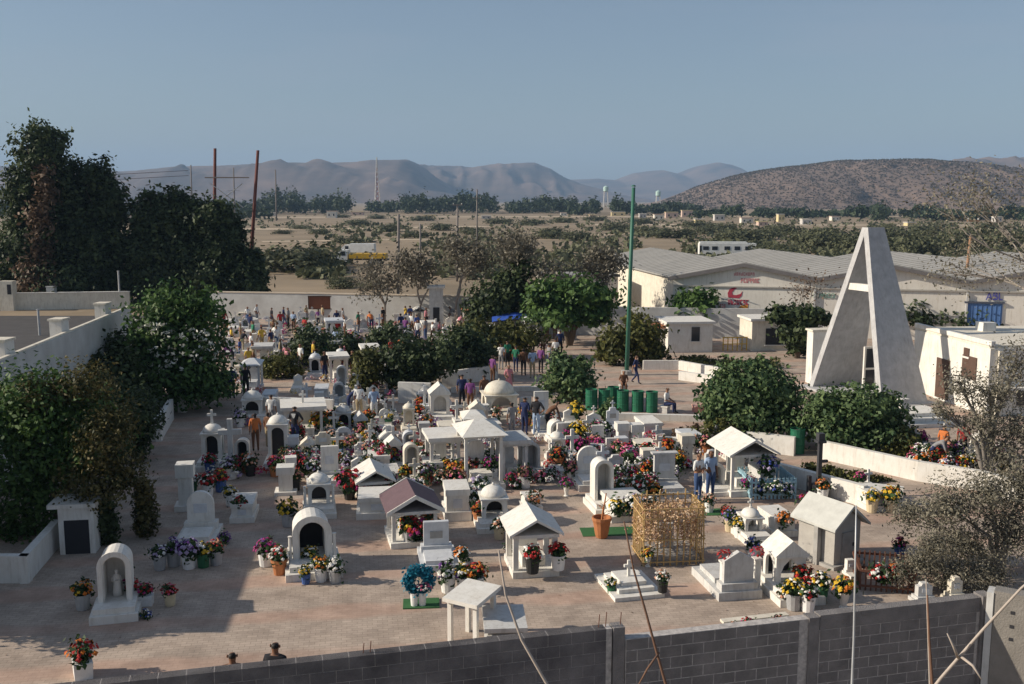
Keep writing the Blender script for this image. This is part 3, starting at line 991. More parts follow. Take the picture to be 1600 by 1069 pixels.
# ================================================================== FOREGROUND BLOCK WALL
W0, W1, W2 = G(200, 1065, 3.0), G(976, 980, 3.0), G(1540, 934, 2.8)
wd = (W1 - W0)
wang = math.atan2(wd.y, wd.x)
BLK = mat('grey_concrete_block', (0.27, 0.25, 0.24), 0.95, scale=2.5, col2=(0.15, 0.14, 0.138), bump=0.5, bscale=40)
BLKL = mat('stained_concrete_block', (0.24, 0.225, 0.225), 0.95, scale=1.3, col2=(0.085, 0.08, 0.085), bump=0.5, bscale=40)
MORT = mat('pale_mortar', (0.62, 0.58, 0.54), 0.95, scale=9, col2=(0.27, 0.25, 0.24))
t = thing('block_wall', 'grey concrete block wall crossing the foreground', 'wall', (W0.x, W0.y, 0), wang)
L1 = wd.length
L2 = Vector((W2.x - W0.x, W2.y - W0.y, 0)).length
def wall_section(x0, x1, h, m, cap_h, joint, nrows):
    mb = MB()
    mb.box((x0 + x1) / 2, 0.1, 0, x1 - x0, 0.193, h - cap_h - 0.002)
    mb.build('mortar_core', MORT, t)
    if cap_h:
        MB().box((x0 + x1) / 2, 0.1, h - cap_h, x1 - x0 - 0.002, 0.21, cap_h).build('bond_beam', BLK, t)
    bl = MB().box(0, 0, 0, 0.4 - joint, 0.2, 0.2 - joint).mesh('block')
    hf = MB().box(0, 0, 0, 0.2 - joint, 0.2, 0.2 - joint).mesh('block')
    for m_ in (bl, hf):
        m_.materials.append(m)
    rr = random.Random(int(x0 * 10))
    z = h - cap_h - 0.2
    row = 0
    while z > -0.01 and row < nrows:
        x = x0 + 0.012
        first = row % 2 == 1
        while x < x1 - 0.19:
            L = 0.2 if (first or x + 0.4 > x1 + 0.001) else 0.4
            first = False
            o = mesh_obj('block', bl if L == 0.4 else hf, [], t, (x + L / 2, 0.1 + rr.uniform(-0.0015, 0.0015), z + 0.005))
            o.rotation_euler = (0, 0, rr.uniform(-0.0025, 0.0025))
            x += L
        z -= 0.2
        row += 1
    # lower courses in one piece
    if z > 0:
        o = MB().box((x0 + x1) / 2, 0.1, 0, x1 - x0 - 0.01, 0.199, z + 0.19).build('lower_courses', m, t)
        o['kind'] = 'stuff'
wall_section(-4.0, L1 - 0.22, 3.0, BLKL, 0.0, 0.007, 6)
MB().box(L1 - 0.1, 0.09, 0, 0.2, 0.225, 3.01).build('concrete_post', BLK, t)
xm = L1 + (L2 - L1) * 0.50
wall_section(L1 + 0.02, xm - 0.1, 2.78, BLK, 0.0, 0.017, 7)
MB().box(xm, 0.09, 0, 0.2, 0.225, 2.8).build('concrete_post', BLK, t)
wall_section(xm + 0.12, L2 - 0.1, 2.82, BLK, 0.27, 0.017, 6)
MB().box(L2, 0.07, 0, 0.22, 0.26, 2.86).build('concrete_post', BLK, t)
# starter bars left standing on the wall top
for px, py, top, hh in ((568, 1006, 994, .16), (579, 1006, 992, .18), (938, 974, 955, .22), (949, 974, 953, .25), (972, 980, 960, .22)):
    x = (G(px, 1065 - 85 * (px - 200) / 776, 3.0) - W0).dot(wd.normalized())
    MB().tube([(x, 0.1, 2.95), (x + 0.02, 0.1, 3.0 + hh)], 0.008, 5).build('starter_bar', BROWNI, t)
# rendered pier wall at the right end, catching the sun
g = G(1548, 930, 2.85)
RENDER = mat('grey_render', (0.27, 0.25, 0.225), 0.95, scale=3, col2=(0.20, 0.185, 0.165), bump=0.3)
t = thing('rendered_wall', 'sunlit grey rendered wall end with three small holes at lower right', 'wall', (g.x - 0.02, g.y - 0.16, 0), R(-32))
MB().box(1.6, 0.15, 0, 3.2, 0.3, 3.0).build('panel', RENDER, t)
MB().box(-0.06, 0.15, 0, 0.115, 0.34, 2.96).build('edge_strip', PALE, t)
for z in (2.62, 2.36, 2.12):
    MB().box(0.32, -0.002, z, 0.07, 0.012, 0.06).build('hole', DARK, t)

# ================================================================== POLES, DRUMS, VEHICLES
def pole(name, label, px, py, tpx, tpy, r, m, group=None, arms=(), n=8, top_r=None):
    p = G(px, py)
    h = ZT(tpx, tpy, p.y)
    dx = (tpx - px) * MPP(p)
    t = thing(name, label, 'pole', p, 0, group)
    MB().tube([(0, 0, -0.1), (dx * 0.5, 0, h * 0.5), (dx, 0, h)], [r, r * .9, top_r or r * 0.75], n).build('shaft', m, t, smooth=True)
    for z, w in arms:
        MB().box(dx * z / h, -r, z, w, 0.1, 0.12).build('crossarm', m, t)
        for s in (-1, 1):
            MB().lathe([(0.05, 0), (0.07, .08), (0.04, .16)], 6, x=dx * z / h + s * w * 0.42, y=-r, z=z + 0.12).build('insulator', PALE, t)
    return t

t = pole('flagpole', 'tall green painted steel pole in the plaza', 979, 586, 985, 293, 0.125, POLEG, top_r=0.1)
MB().lathe([(0.32, 0), (0.32, 0.25), (0.2, 0.3)], 12).build('footing', CEMENT, t)
MB().lathe([(0.14, 0), (0.1, 0.08), (0, 0.1)], 8, x=0.22, z=10.72).build('cap', POLEG, t)
pole('utility_pole', 'brown wooden utility pole in front of the blue warehouse gate', 1500, 520, 1507, 368, 0.14, WOODP, arms=((9.0 * 0.93, 0.9),))
pole('utility_pole', 'dark slender utility pole rising among the brown bare trees', 622, 470, 625, 335, 0.16, GREYW)
pole('utility_pole', 'faint weathered pole right of the dark slender utility pole', 657, 452, 658, 350, 0.13, GREYW)
pole('utility_pole', 'thin weathered pole behind the brown bare trees', 714, 440, 716, 320, 0.14, GREYW, arms=((9.3, 1.2),))
pole('utility_pole', 'thin far pole right of the behind-trees weathered pole', 745, 400, 746, 296, 0.15, GREYW, arms=((10.2, 1.6),))
pole('lamp_post', 'pale lamp post against the cream warehouse side wall', 1020, 486, 1022, 420, 0.09, GALV, arms=((3.4, 0.6),))
pole('utility_pole', 'short pale pole right of the brown utility pole', 1521, 470, 1521, 398, 0.09, GALV)
for px, top, lab in ((301, 258, 'far dark power pole left of the rust-red pylon'), (367, 262, 'far dark power pole between the rust-red poles'), (432, 265, 'far dark power pole right of the rust-red pylon')):
    pole('power_pole', lab, px, 345, px + 1, top, 0.4, GREYW, 'far power poles', arms=(((350 - 275) * .19, 6.0),))
# H-frame power structure behind the left trees
pa, pb = G(388, 466), G(334, 466)
t = thing('power_pylon', 'rust-red two-pole power pylon rising behind the left trees', 'power pole', ((pa.x + pb.x) / 2, pa.y, 0))
ox = (pa.x - pb.x) / 2
for s, tp in ((1, (403, 235)), (-1, (336, 232))):
    hx = XT(tp[0], tp[1], pa.y) - (pa.x + pb.x) / 2
    h = ZT(tp[0], tp[1], pa.y)
    MB().tube([(s * ox, 0, 0), ((s * ox + hx) / 2, 0, h / 2), (hx, 0, h)], [0.21, 0.18, 0.15], 8).build('pole', RUSTP, t, smooth=True)
for z0, z1 in ((11.6, 9.2), (9.2, 11.6)):
    MB().tube([(-ox + 0.2, -0.2, z0), (ox - 0.1, -0.2, z1)], 0.045, 5).build('brace', PALE, t)
MB().tube([(-ox - 0.3, -0.25, 12.2), (ox + 0.6, -0.25, 12.2)], 0.07, 6).build('crossarm', GREYW, t)
# lattice radio mast in front of the hills
p = Vector(((592 - 800) / F * 900, 900, 0))
t = thing('radio_mast', 'white and red lattice radio mast in front of the far hills', 'mast', p)
h = ZT(592, 246, 900)
for sx, sy in ((1, 1), (-1, 1), (1, -1), (-1, -1)):
    MB().tube([(sx * 2.6, sy * 2.6, 0), (sx * 0.5, sy * 0.5, h * 0.8), (sx * .2, sy * .2, h)], 0.28, 4).build('leg', PALE, t)
g = MB()
for k in range(9):
    z = k * h / 11
    w = 2.6 - 2.1 * min(1, z / (h * 0.8))
    w2 = 2.6 - 2.1 * min(1, (z + h / 11) / (h * 0.8))
    for sy in (-1, 1):
        g.tube([(-w, sy * w, z), (w2, sy * w2, z + h / 11)], 0.16, 4)
        g.tube([(w, sy * w, z), (-w2, sy * w2, z + h / 11)], 0.16, 4)
g.build('bracing', mat('mast_red', (0.45, 0.2, 0.17), 0.7), t)
# far water tanks
for px, top, lab in ((945, 290, 'pale green water tank left of the tall green pole, on the far plain'), (1026, 297, 'pale green water tank right of the tall green pole, on the far plain')):
    D = 1300
    t = thing('water_tower', lab, 'water tower', ((px - 800) / F * D, D, 0), 0, 'far water towers')
    h = ZT(px, top, D)
    for sx in (-1, 1):
        for sy in (-1, 1):
            MB().tube([(sx * 3, sy * 3, 0), (sx * 2, sy * 2, h - 7)], 0.5, 5).build('leg', PALE, t)
    MB().lathe([(0.5, -1.5), (3.3, 0), (3.3, 5), (0, 7)], 12, z=h - 7).build('tank', mat('mint_tank', (0.42, 0.58, 0.52), 0.6), t, smooth=False)

# green oil drums
def drum_mesh():
    prof = [(0.27, 0), (0.29, 0.02), (0.285, 0.05), (0.285, 0.33), (0.30, 0.35), (0.285, 0.37), (0.285, 0.65), (0.30, 0.67), (0.285, 0.69), (0.285, 0.95), (0.295, 0.97), (0.295, 1.0), (0.265, 1.0), (0.262, 0.8), (0, 0.8)]
    return MB().lathe(prof, 16).mesh('drum_body')
dm = drum_mesh()
rubm = mat('dark_rubbish', (0.06, 0.055, 0.05), 0.95, scale=20)
rub = MB().lathe([(0.262, 0.86), (0.18, 0.93), (0.07, 0.96), (0, 0.95)], 9).mesh('rubbish')
DR = [(924, 640, 'leftmost green oil drum, half hidden by the oleander'), (973, 642, 'green oil drum third from the right in the row'), (996, 643, 'green oil drum second from the right in the row'),
      (1018, 644, 'rightmost green oil drum in the row beside the seated man'), (944, 640, 'green oil drum fourth from the right, behind the leafy bush'), (958, 636, 'green oil drum standing back in the middle of the row')]
for px, py, lab in DR:
    p = G(px, py)
    t = thing('oil_drum', lab, 'drum', p, random.uniform(0, 6), 'green oil drums in the plaza')
    mesh_obj('drum_body', dm, GREENP, t)
    mesh_obj('rubbish', rub, rubm, t)
t = thing('oil_drum', 'lone green oil drum against the white terrace wall', 'drum', G(1245, 708), 0, 'green oil drum on its own')
mesh_obj('drum_body', dm, GREENP, t)
mesh_obj('rubbish', rub, rubm, t)

def wheel(parent, x, y, r, w, axis='x'):
    g = MB()
    pr = [(0, -w / 2), (r * 0.8, -w / 2), (r, -w * 0.35), (r, w * 0.35), (r * 0.8, w / 2), (0, w / 2)]
    g.lathe(pr, 14)
    o = g.build('wheel', TYRE, parent, loc=(x, y, r))
    o.rotation_euler = (math.pi / 2, 0, 0)
    h = MB().lathe([(0, 0), (r * 0.5, 0), (r * 0.45, 0.03), (0, 0.03)], 10).build('hub', GALV, o, loc=(0, 0, w / 2))
    return o

# yellow flatbed truck on the plain
p = G(566, 414)
t = thing('flatbed_truck', 'flatbed truck with a long yellow bed and white cab out on the plain', 'truck', p, R(-3))
MB().box(0.4, 0, 0.75, 7.6, 0.9, 0.25).build('chassis', IRON, t)
MB().box(1.0, 0, 1.05, 5.6, 2.4, 0.75).build('bed', YELLOW, t)
cb = MB()
cb.ext([(-3.7, 0.55), (-2.05, 0.55), (-2.05, 2.35), (-3.2, 2.35), (-3.7, 1.5)], -1.1, 1.1)
c_ = cb.build('cab', VEHW, t)
MB().box(-2.75, -1.11, 1.5, 0.7, 0.03, 0.65).build('window', GLASS, c_)
MB().box(-3.72, 0, 0.5, 0.12, 2.1, 0.25).build('bumper', IRON, t)
for x in (-3.0, 1.6, 2.8):
    for s in (-1, 1):
        wheel(t, x, s * 0.95, 0.5, 0.3)
p = G(562, 400)
t = thing('box_van', 'white box truck parked behind the yellow truck', 'truck', p, R(-4))
MB().box(0.6, 0, 0.7, 4.4, 2.0, 1.5).build('cargo_box', VEHW, t)
cb = MB()
cb.ext([(-3.2, 0.5), (-1.62, 0.5), (-1.62, 2.0), (-2.5, 2.0), (-3.2, 1.3)], -0.95, 0.95)
c_ = cb.build('cab', VEHW, t)
MB().box(-2.1, -0.96, 1.25, 0.6, 0.03, 0.55).build('window', GLASS, c_)
for x in (-2.4, 1.6):
    for s in (-1, 1):
        wheel(t, x, s * 0.85, 0.42, 0.25)
# white bus
p = G(1134, 404)
t = thing('parked_bus', 'white bus with dark windows parked beyond the warehouse roof', 'bus', p, R(-4))
MB().box(0.3, 1.2, 0.5, 9.6, 2.4, 2.05).build('body', VEHW, t)
MB().box(-0.4, 1.2, 2.552, 8.0, 2.2, 0.25).build('roof', VEHW, t)
for x in (-3.4, -1.9, 0.2, 1.9, 3.7):
    MB().box(x, -0.012, 1.45, 0.95, 0.04, 0.62).build('window', GLASS, t)
MB().box(-4.3, -0.012, 1.0, 0.35, 0.04, 1.2).build('door', GLASS, t)
for x in (-2.9, 3.0):
    wheel(t, x, 0.15, 0.48, 0.28)
    wheel(t, x, 2.25, 0.48, 0.28)

# far houses along the tree belt, in order from the left
FH = [(205, 318, 9, 5), (262, 322, 11, 4), (286, 317, 10, 5), (425, 319, 14, 4), (520, 323, 12, 8), (560, 304, 16, 4), (672, 332, 16, 3), (760, 306, 12, 4), (880, 333, 8, 4), (925, 334, 8, 5),
      (965, 332, 18, 5), (1003, 333, 9, 5), (1028, 332, 12, 7), (1072, 326, 14, 8), (1092, 325, 12, 6), (1122, 330, 13, 7), (1165, 330, 15, 6), (1190, 334, 12, 5), (1218, 333, 8, 9), (1258, 334, 12, 6), (1302, 337, 10, 5), (1048, 352, 16, 7), (1420, 348, 10, 4), (1555, 340, 8, 6)]
names_ord = ['first', 'second', 'third', 'fourth', 'fifth', 'sixth', 'seventh', 'eighth', 'ninth', 'tenth', 'eleventh', 'twelfth', 'thirteenth', 'fourteenth', 'fifteenth', 'sixteenth', 'seventeenth', 'eighteenth', 'nineteenth', 'twentieth', 'twenty-first', 'twenty-second', 'twenty-third', 'last']
FARM = [mat('far_house_white', (0.70, 0.66, 0.58), 0.9), mat('far_house_pink', (0.56, 0.42, 0.35), 0.9), mat('far_house_yellow', (0.62, 0.52, 0.30), 0.9), mat('far_house_grey', (0.5, 0.48, 0.46), 0.9)]
order = sorted(range(len(FH)), key=lambda i: FH[i][0])
for rank, i in enumerate(order):
    px, py, w, h = FH[i]
    D = (490 if px < 420 else 650 if px < 900 else 610 if px < 1080 else 480) * (1.0 - 0.05 * ((i * 7) % 5))
    w, h = w * 1.2, h * 1.25
    zb = 0.0
    s = D / F
    t = thing('far_house', f'small pale far house along the tree belt, {names_ord[rank]} from the left', 'house', ((px - 800) / F * D, D, 0), 0, 'far houses along the tree belt')
    hh = zb + h * s
    MB().box(0, 2, 0, w * s, 4, hh).build('wall', FARM[i % 4], t)
    MB().box(0, 2, hh + 0.002, w * s + 0.4, 4.4, 0.25).build('roof', FARM[(i + 1) % 4], t)
    for sx in (-0.25, 0.25):
        MB().box(sx * w * s, -0.02, hh - h * s * 0.7, w * s * 0.14, 0.06, h * s * 0.35).build('window', GLASS, t)

# ================================================================== TREES
b1 = G(60, 500)
Yb = b1.y
def E(px, py, rpx, rpy, base, dy=0.0, ry=None):
    """crown lobe from its place in the photo, at the tree's own distance"""
    Y = base.y + dy
    x = XT(px, py, Y)
    z = ZT(px, py, Y)
    s = Y / F
    return (x - base.x, dy, z, rpx * s, (ry if ry else rpx * s), rpy * s)
b = G(75, 474)
tree('casuarina_tree', 'tallest dark tree at the left edge with a withered brown streak', 'tree', b,
     [E(65, 235, 36, 36, b), E(45, 300, 36, 43, b), E(105, 300, 34, 43, b, 1), E(60, 370, 47, 51, b), E(120, 380, 43, 51, b, 1), E(25, 420, 43, 43, b), E(100, 440, 60, 38, b)],
     44100, 0.22, L_DARK, 201, r0=0.4, per=34, clump=0.17,
     extra=[('withered_foliage', [E(72, 290, 14, 26, b, -2.4, 1.2), E(60, 335, 18, 26, b, -3.0, 1.2), E(66, 385, 16, 30, b, -3.2, 1.2), E(52, 435, 26, 30, b, -3.6, 1.4)], 2300, 0.21, L_BROWN, {'shell': 0.2, 'clump': 0.34})])
b = G(165, 472)
tree('casuarina_tree', 'dark rounded tree right of the tallest left tree', 'tree', b,
     [E(150, 285, 27, 34, b), E(172, 320, 25, 38, b), E(140, 350, 30, 51, b), E(175, 400, 38, 51, b), E(150, 440, 43, 43, b)], 26460, 0.22, L_DARK, 202, r0=0.35, per=34, clump=0.17)
b = G(270, 472)
tree('ficus_tree', 'broad dark tree left of the rust-red power pylon', 'tree', b,
     [E(240, 345, 30, 36, b), E(280, 335, 32, 36, b), E(225, 400, 34, 47, b), E(290, 400, 43, 51, b), E(255, 440, 51, 38, b), E(235, 310, 13, 12, b)], 32339, 0.22, L_DARK, 203, r0=0.35, per=34, clump=0.17)
b = G(345, 474)
tree('ficus_tree', 'dark spreading tree below the rust-red power pylon', 'tree', b,
     [E(330, 345, 32, 30, b), E(360, 375, 24, 34, b), E(335, 420, 43, 47, b), E(385, 445, 30, 34, b, -1), E(400, 410, 15, 18, b, -1)], 27930, 0.22, L_DARK, 204, r0=0.35, per=34, clump=0.17)
b = G(285, 640)
WBL = leafmat('white_blossom', (0.45, 0.45, 0.38), (0.78, 0.78, 0.70))
tree('flowering_tree', 'dense green tree dotted with white blossoms beside the left wall', 'tree', b,
     [E(265, 490, 45, 42, b), E(315, 490, 38, 38, b), E(255, 540, 50, 45, b), E(310, 545, 45, 45, b), E(275, 590, 70, 40, b), E(215, 575, 45, 50, b), E(320, 600, 40, 30, b)],
     17000, 0.125, L_GREEN, 205, r0=0.2, per=24,
     extra=[('blossoms', [E(240, 510, 30, 14, b, -1.4, .4), E(270, 525, 40, 18, b, -1.5, .4), E(315, 525, 40, 20, b, -1.3, .4), E(325, 550, 30, 20, b, -1.2, .4), E(265, 560, 50, 25, b, -1.6, .4)], 420, 0.085, WBL, {'per': 5, 'clump': 0.08, 'shell': 0.1})])
b = G(95, 835)
tree('bougainvillea_bush', 'huge green and reddish bush spilling over the left planter', 'bush', b,
     [E(50, 640, 70, 60, b), E(125, 650, 55, 50, b, 1), E(60, 700, 70, 60, b), E(140, 710, 55, 50, b), E(55, 770, 65, 55, b), E(35, 830, 40, 40, b), E(10, 640, 50, 60, b, 1)],
     22000, 0.075, L_GREEN, 206, r0=0.12, per=24,
     extra=[('reddish_foliage', [E(165, 700, 40, 60, b, -.9), E(150, 760, 50, 35, b, -.9), E(200, 740, 32, 28, b, -.6), E(130, 600, 45, 30, b, .2), E(60, 610, 40, 25, b, 0), E(185, 660, 35, 35, b, 0)], 9000, 0.06, L_BOUG, {'per': 22})])
b = G(170, 668)
tree('wall_creeper', 'dark leafy bush climbing along the left yard wall', 'bush', b,
     [E(175, 590, 50, 40, b, 1), E(130, 620, 40, 30, b, 1), E(205, 640, 40, 30, b), E(190, 545, 30, 28, b, 3)], 7000, 0.12, L_DARK, 207, r0=0.12)
b = G(222, 722)
tree('dark_bush', 'dark bush right of the huge left bush, above the shaded planter', 'bush', b,
     [E(225, 655, 26, 30, b), E(200, 640, 36, 34, b, 1), E(215, 690, 24, 22, b), E(185, 675, 32, 36, b)], 7000, 0.085, L_DARK, 208, r0=0.1)
for px, py, h, w, lab in ((166, 850, 78, 17, 'dark hanging shrub right of the niche box in the left shade'), (226, 838, 85, 18, 'dark columnar shrub with brown tips in the left shade')):
    b = G(px, py)
    tree('column_shrub', lab, 'shrub', b, [E(px, py - h * 0.35, w, h * 0.38, b), E(px, py - h * 0.75, w * 0.8, h * 0.3, b)], 2600, 0.07, L_BOUG if px > 200 else L_DARK, 300 + px, r0=0.05, group='column shrubs in the left shade')
# mid-ground greenery
def green(name, label, base, lobes, n, size, lm, seed, r0=0.1, cat='shrub', **kw):
    b = G(*base)
    return tree(name, label, cat, b, [E(a, c, d, e, b, *(rest or ())) for a, c, d, e, *rest in lobes], n, size, lm, seed, r0=r0, **kw)
green('clipped_shrub', 'round clipped dark shrub at the back planter', (578, 616), [(575, 578, 24, 24), (580, 560, 20, 16), (570, 596, 22, 16)], 3600, 0.11, L_OLIVE, 401)
green('hedge_bush', 'dark hedge bush left of the sunlit planter block', (645, 615), [(640, 560, 38, 28), (665, 575, 30, 26), (625, 585, 22, 20), (690, 560, 28, 24)], 6500, 0.13, L_DARK, 402)
green('hedge_bush', 'wide dark hedge bush behind the bright planter block', (730, 592), [(715, 545, 36, 30), (745, 555, 25, 28), (730, 575, 26, 16)], 5500, 0.14, L_DARK, 403)
green('hedge_bush', 'olive hedge bush below the blue awning', (790, 560), [(770, 528, 40, 22), (810, 525, 38, 22), (745, 520, 28, 18), (790, 548, 26, 16)], 5500, 0.15, L_OLIVE, 404)
green('hedge_bush', 'dark green bush in the crowd below the brown board', (500, 570), [(490, 535, 34, 26), (520, 550, 30, 22), (545, 540, 24, 22), (470, 550, 20, 18)], 5000, 0.13, L_DARK, 405)
green('hedge_bush', 'small leafy bush among the back graves at left', (440, 590), [(435, 570, 28, 18), (460, 580, 18, 12), (420, 580, 16, 12)], 2600, 0.11, L_OLIVE, 406)
green('hedge_bush', 'green bush between the crowd and the dark hedge', (610, 560), [(600, 530, 26, 24), (630, 535, 24, 20)], 3000, 0.13, L_DARK, 407)
green('oleander', 'oleander bush left of the green drums', (893, 628), [(890, 590, 32, 30), (905, 600, 26, 24), (880, 570, 20, 20), (868, 600, 20, 18), (910, 575, 16, 16)], 6000, 0.12, L_OLE, 408, cat='bush')
green('oleander', 'large oleander bush left of the A-frame monument', (1165, 690), [(1130, 610, 34, 34), (1170, 600, 40, 34), (1215, 615, 38, 34), (1160, 640, 50, 32), (1210, 650, 45, 26), (1115, 640, 20, 20), (1190, 580, 24, 16)], 17000, 0.105, L_OLE, 409, cat='bush')
green('oleander', 'large oleander bush in front of the A-frame monument', (1335, 705), [(1290, 640, 30, 26), (1335, 635, 44, 30), (1385, 640, 32, 26), (1310, 670, 45, 26), (1370, 675, 45, 24), (1275, 660, 22, 22)], 16000, 0.10, L_OLE, 410, cat='bush')
green('oleander', 'loose weedy shrub at the end of the front oleander', (1415, 715), [(1415, 690, 22, 20), (1400, 700, 20, 12), (1428, 705, 14, 10)], 2200, 0.09, L_OLIVE, 411, cat='bush')
green('yellow_shrub', 'yellow-green shrub behind the tall green pole', (985, 570), [(965, 535, 30, 28), (1000, 525, 34, 32), (1020, 545, 24, 20), (950, 550, 20, 16)], 5500, 0.15, L_OLIVE, 412)
green('round_tree', 'dense round dark green tree by the warehouse corner', (1085, 525), [(1075, 480, 24, 24), (1095, 478, 24, 24), (1085, 495, 30, 18)], 4500, 0.19, L_GREEN, 413, cat='tree', r0=0.15)
green('round_tree', 'dense dark green round tree left of the green pole', (890, 540), [(858, 468, 30, 26), (905, 464, 36, 26), (935, 468, 24, 24), (875, 492, 46, 18), (925, 490, 28, 16)], 9500, 0.2, L_GREEN, 414, cat='tree', r0=0.2)
green('round_tree', 'flat-topped dark tree left of the monument', (1245, 560), [(1225, 493, 25, 13), (1258, 492, 28, 12), (1283, 500, 18, 10), (1245, 515, 26, 20), (1250, 540, 18, 14)], 5200, 0.17, L_DARK, 415, cat='tree', r0=0.15)
green('hedge_row', 'dark green hedge behind the white building at right', (1500, 530), [(1430, 495, 26, 20), (1465, 500, 30, 18), (1500, 508, 30, 16), (1535, 505, 34, 18), (1570, 508, 24, 16), (1600, 505, 24, 20)], 8000, 0.17, L_DARK, 416)
green('eucalyptus_tree', 'tall dark eucalyptus with brown top behind the blue awning', (785, 521), [(772, 470, 32, 24), (800, 455, 28, 28), (755, 480, 24, 20), (815, 420, 18, 18)], 6500, 0.19, L_DARK, 417, cat='tree', r0=0.2,
      extra=None)
green('hedge_bush', 'weedy strip of low plants above the lower planter wall', (1300, 752), [(1270, 735, 16, 9), (1300, 738, 20, 9), (1335, 745, 20, 9), (1365, 752, 18, 9), (1390, 758, 14, 8)], 3600, 0.07, L_OLIVE, 418)
green('hedge_bush', 'row of low plants along the kerb right of the white building', (1130, 572), [(1090, 565, 30, 7), (1140, 570, 26, 10), (1170, 578, 20, 14), (1200, 572, 22, 16)], 3600, 0.12, L_OLIVE, 419)
green('potted_bush', 'leafy green bush in front of the middle drums', (958, 664), [(952, 640, 13, 13), (945, 648, 12, 9)], 1200, 0.09, L_OLE, 420)
green('hedge_bush', 'dry bush with reddish stems behind the couple in jeans', (1115, 700), [(1105, 680, 20, 16), (1130, 672, 14, 18), (1090, 690, 16, 10), (1160, 685, 24, 14)], 2400, 0.08, L_OLIVE, 421)
for k, (px, py) in enumerate(((1060, 690), (1080, 686))):
    green('hedge_bush', ('small plum-coloured bush right of the white block pair', 'small dry bush left of the oleander')[k], (px, py), [(px, py - 10, 12, 9), (px + 6, py - 16, 8, 7)], 700, 0.07, L_BROWN, 430 + k)

# brown, nearly bare trees at the back
def dry_tree(name, label, base, top, spread, n, size, lm, seed, r0=0.16, lean=0.0, bark=None, levels=4, leaf_spread=0.5):
    r = random.Random(seed)
    b = G(*base)
    h = ZT(base[0], top, b.y)
    t = thing(name, label, 'tree', b)
    mb = MB()
    tips = []
    def grow(p, d, L, rad, lv):
        q = p + d * L * 0.5 + Vector((r.uniform(-1, 1), r.uniform(-1, 1), r.uniform(-.3, .5))) * L * 0.1
        e = p + d * L + Vector((r.uniform(-1, 1), r.uniform(-1, 1), 0)) * L * 0.12
        mb.tube([p, q, e], [rad, rad * 0.8, rad * 0.62], 5 if lv else 7)
        if lv >= 2:
            tips.append(e)
        if lv >= levels:
            return
        for k in range(r.choice((2, 3, 3))):
            nd = (d + Vector((r.gauss(0, spread), r.gauss(0, spread), r.gauss(0.05, 0.25)))).normalized()
            grow(e, nd, L * r.uniform(0.6, 0.82), rad * 0.58, lv + 1)
    grow(Vector((0, 0, -0.05)), Vector((lean, 0, 1)).normalized(), h * 0.3, r0, 0)
    mb.build('trunk', bark or BARKG, t)
    pts = np.array([tips[r.randrange(len(tips))] for _ in range(n)])
    rr_ = np.random.default_rng(seed)
    P = pts + rr_.normal(size=pts.shape) * leaf_spread
    nn = rr_.normal(size=P.shape)
    nn /= np.linalg.norm(nn, axis=1)[:, None]
    a = np.cross(nn, rr_.normal(size=P.shape))
    a /= np.linalg.norm(a, axis=1)[:, None]
    c = np.cross(nn, a)
    s = size * (0.6 + 0.8 * rr_.random(n))[:, None]
    q = np.stack([P - a * s, P - c * s * .45, P + a * s, P + c * s * .45], 1)
    mesh_obj('crown', np_mesh('crown', q, np.clip(.5 + .3 * rr_.normal(size=n), 0, 1)), lm, t)
    return t
dry_tree('bare_tree', 'brown nearly bare tree left of the dark slender pole', (600, 508), 398, 0.42, 1500, 0.14, L_DRY, 501)
dry_tree('bare_tree', 'brown nearly bare tree right of the dark slender pole', (655, 510), 390, 0.42, 2200, 0.15, L_DRY, 502)
dry_tree('bare_tree', 'bushy brown half-bare tree at the back centre', (715, 512), 370, 0.42, 3000, 0.14, L_DRY, 503, r0=0.2)
dry_tree('bare_tree', 'straggly olive-brown tree behind the round green tree', (780, 515), 350, 0.38, 2600, 0.15, L_DRY, 504, r0=0.2)
dry_tree('bare_tree', 'wispy grey-brown tree leaning beside the green pole', (935, 520), 375, 0.35, 2600, 0.15, L_DRY, 505, lean=0.15)
dry_tree('bare_tree', 'wispy olive tree above the dense round tree', (850, 520), 395, 0.4, 1500, 0.14, L_DRY, 506)
dry_tree('bare_tree', 'thin reddish bare tree in front of the warehouse signs', (1248, 548), 420, 0.26, 350, 0.1, L_BROWN, 507, r0=0.09)

# the grey dry trees at the right edge
def feather(label, base, lobes, n, size, seed, r0):
    b = G(*base)
    return tree('dry_tree', label, 'tree', b, [E(*l[:4], b, *l[4:]) for l in lobes], n, size, L_GREY, seed, r0=r0, bark=BARKG, shell=0.12, clump=0.24, per=18, aspect=0.4)
feather('large grey-green dry tree at the right edge behind the block wall', (1560, 900),
        [(1545, 770, 55, 40), (1480, 790, 50, 36), (1420, 800, 32, 26, 1), (1580, 830, 50, 50), (1500, 850, 55, 36), (1600, 760, 40, 50)], 19000, 0.045, 601, 0.1)
feather('grey-olive dry tree in front of the white building at right', (1540, 750),
        [(1500, 600, 34, 26), (1550, 610, 44, 34), (1590, 570, 34, 40), (1530, 660, 50, 34), (1590, 670, 40, 40), (1470, 640, 22, 22), (1570, 710, 40, 30)], 9500, 0.06, 602, 0.12)
feather('grey dry shrub just behind the right end of the block wall', (1480, 925),
        [(1440, 880, 34, 26), (1490, 895, 40, 24), (1405, 895, 22, 22), (1540, 895, 40, 26), (1460, 850, 30, 20)], 13000, 0.036, 603, 0.06)
dry_tree('dry_tree', 'tall dry tree leaning in from outside the right edge', (1800, 880), 190, 0.34, 9000, 0.05, L_GREY, 604, r0=0.17, levels=5, leaf_spread=0.35, lean=-0.06)
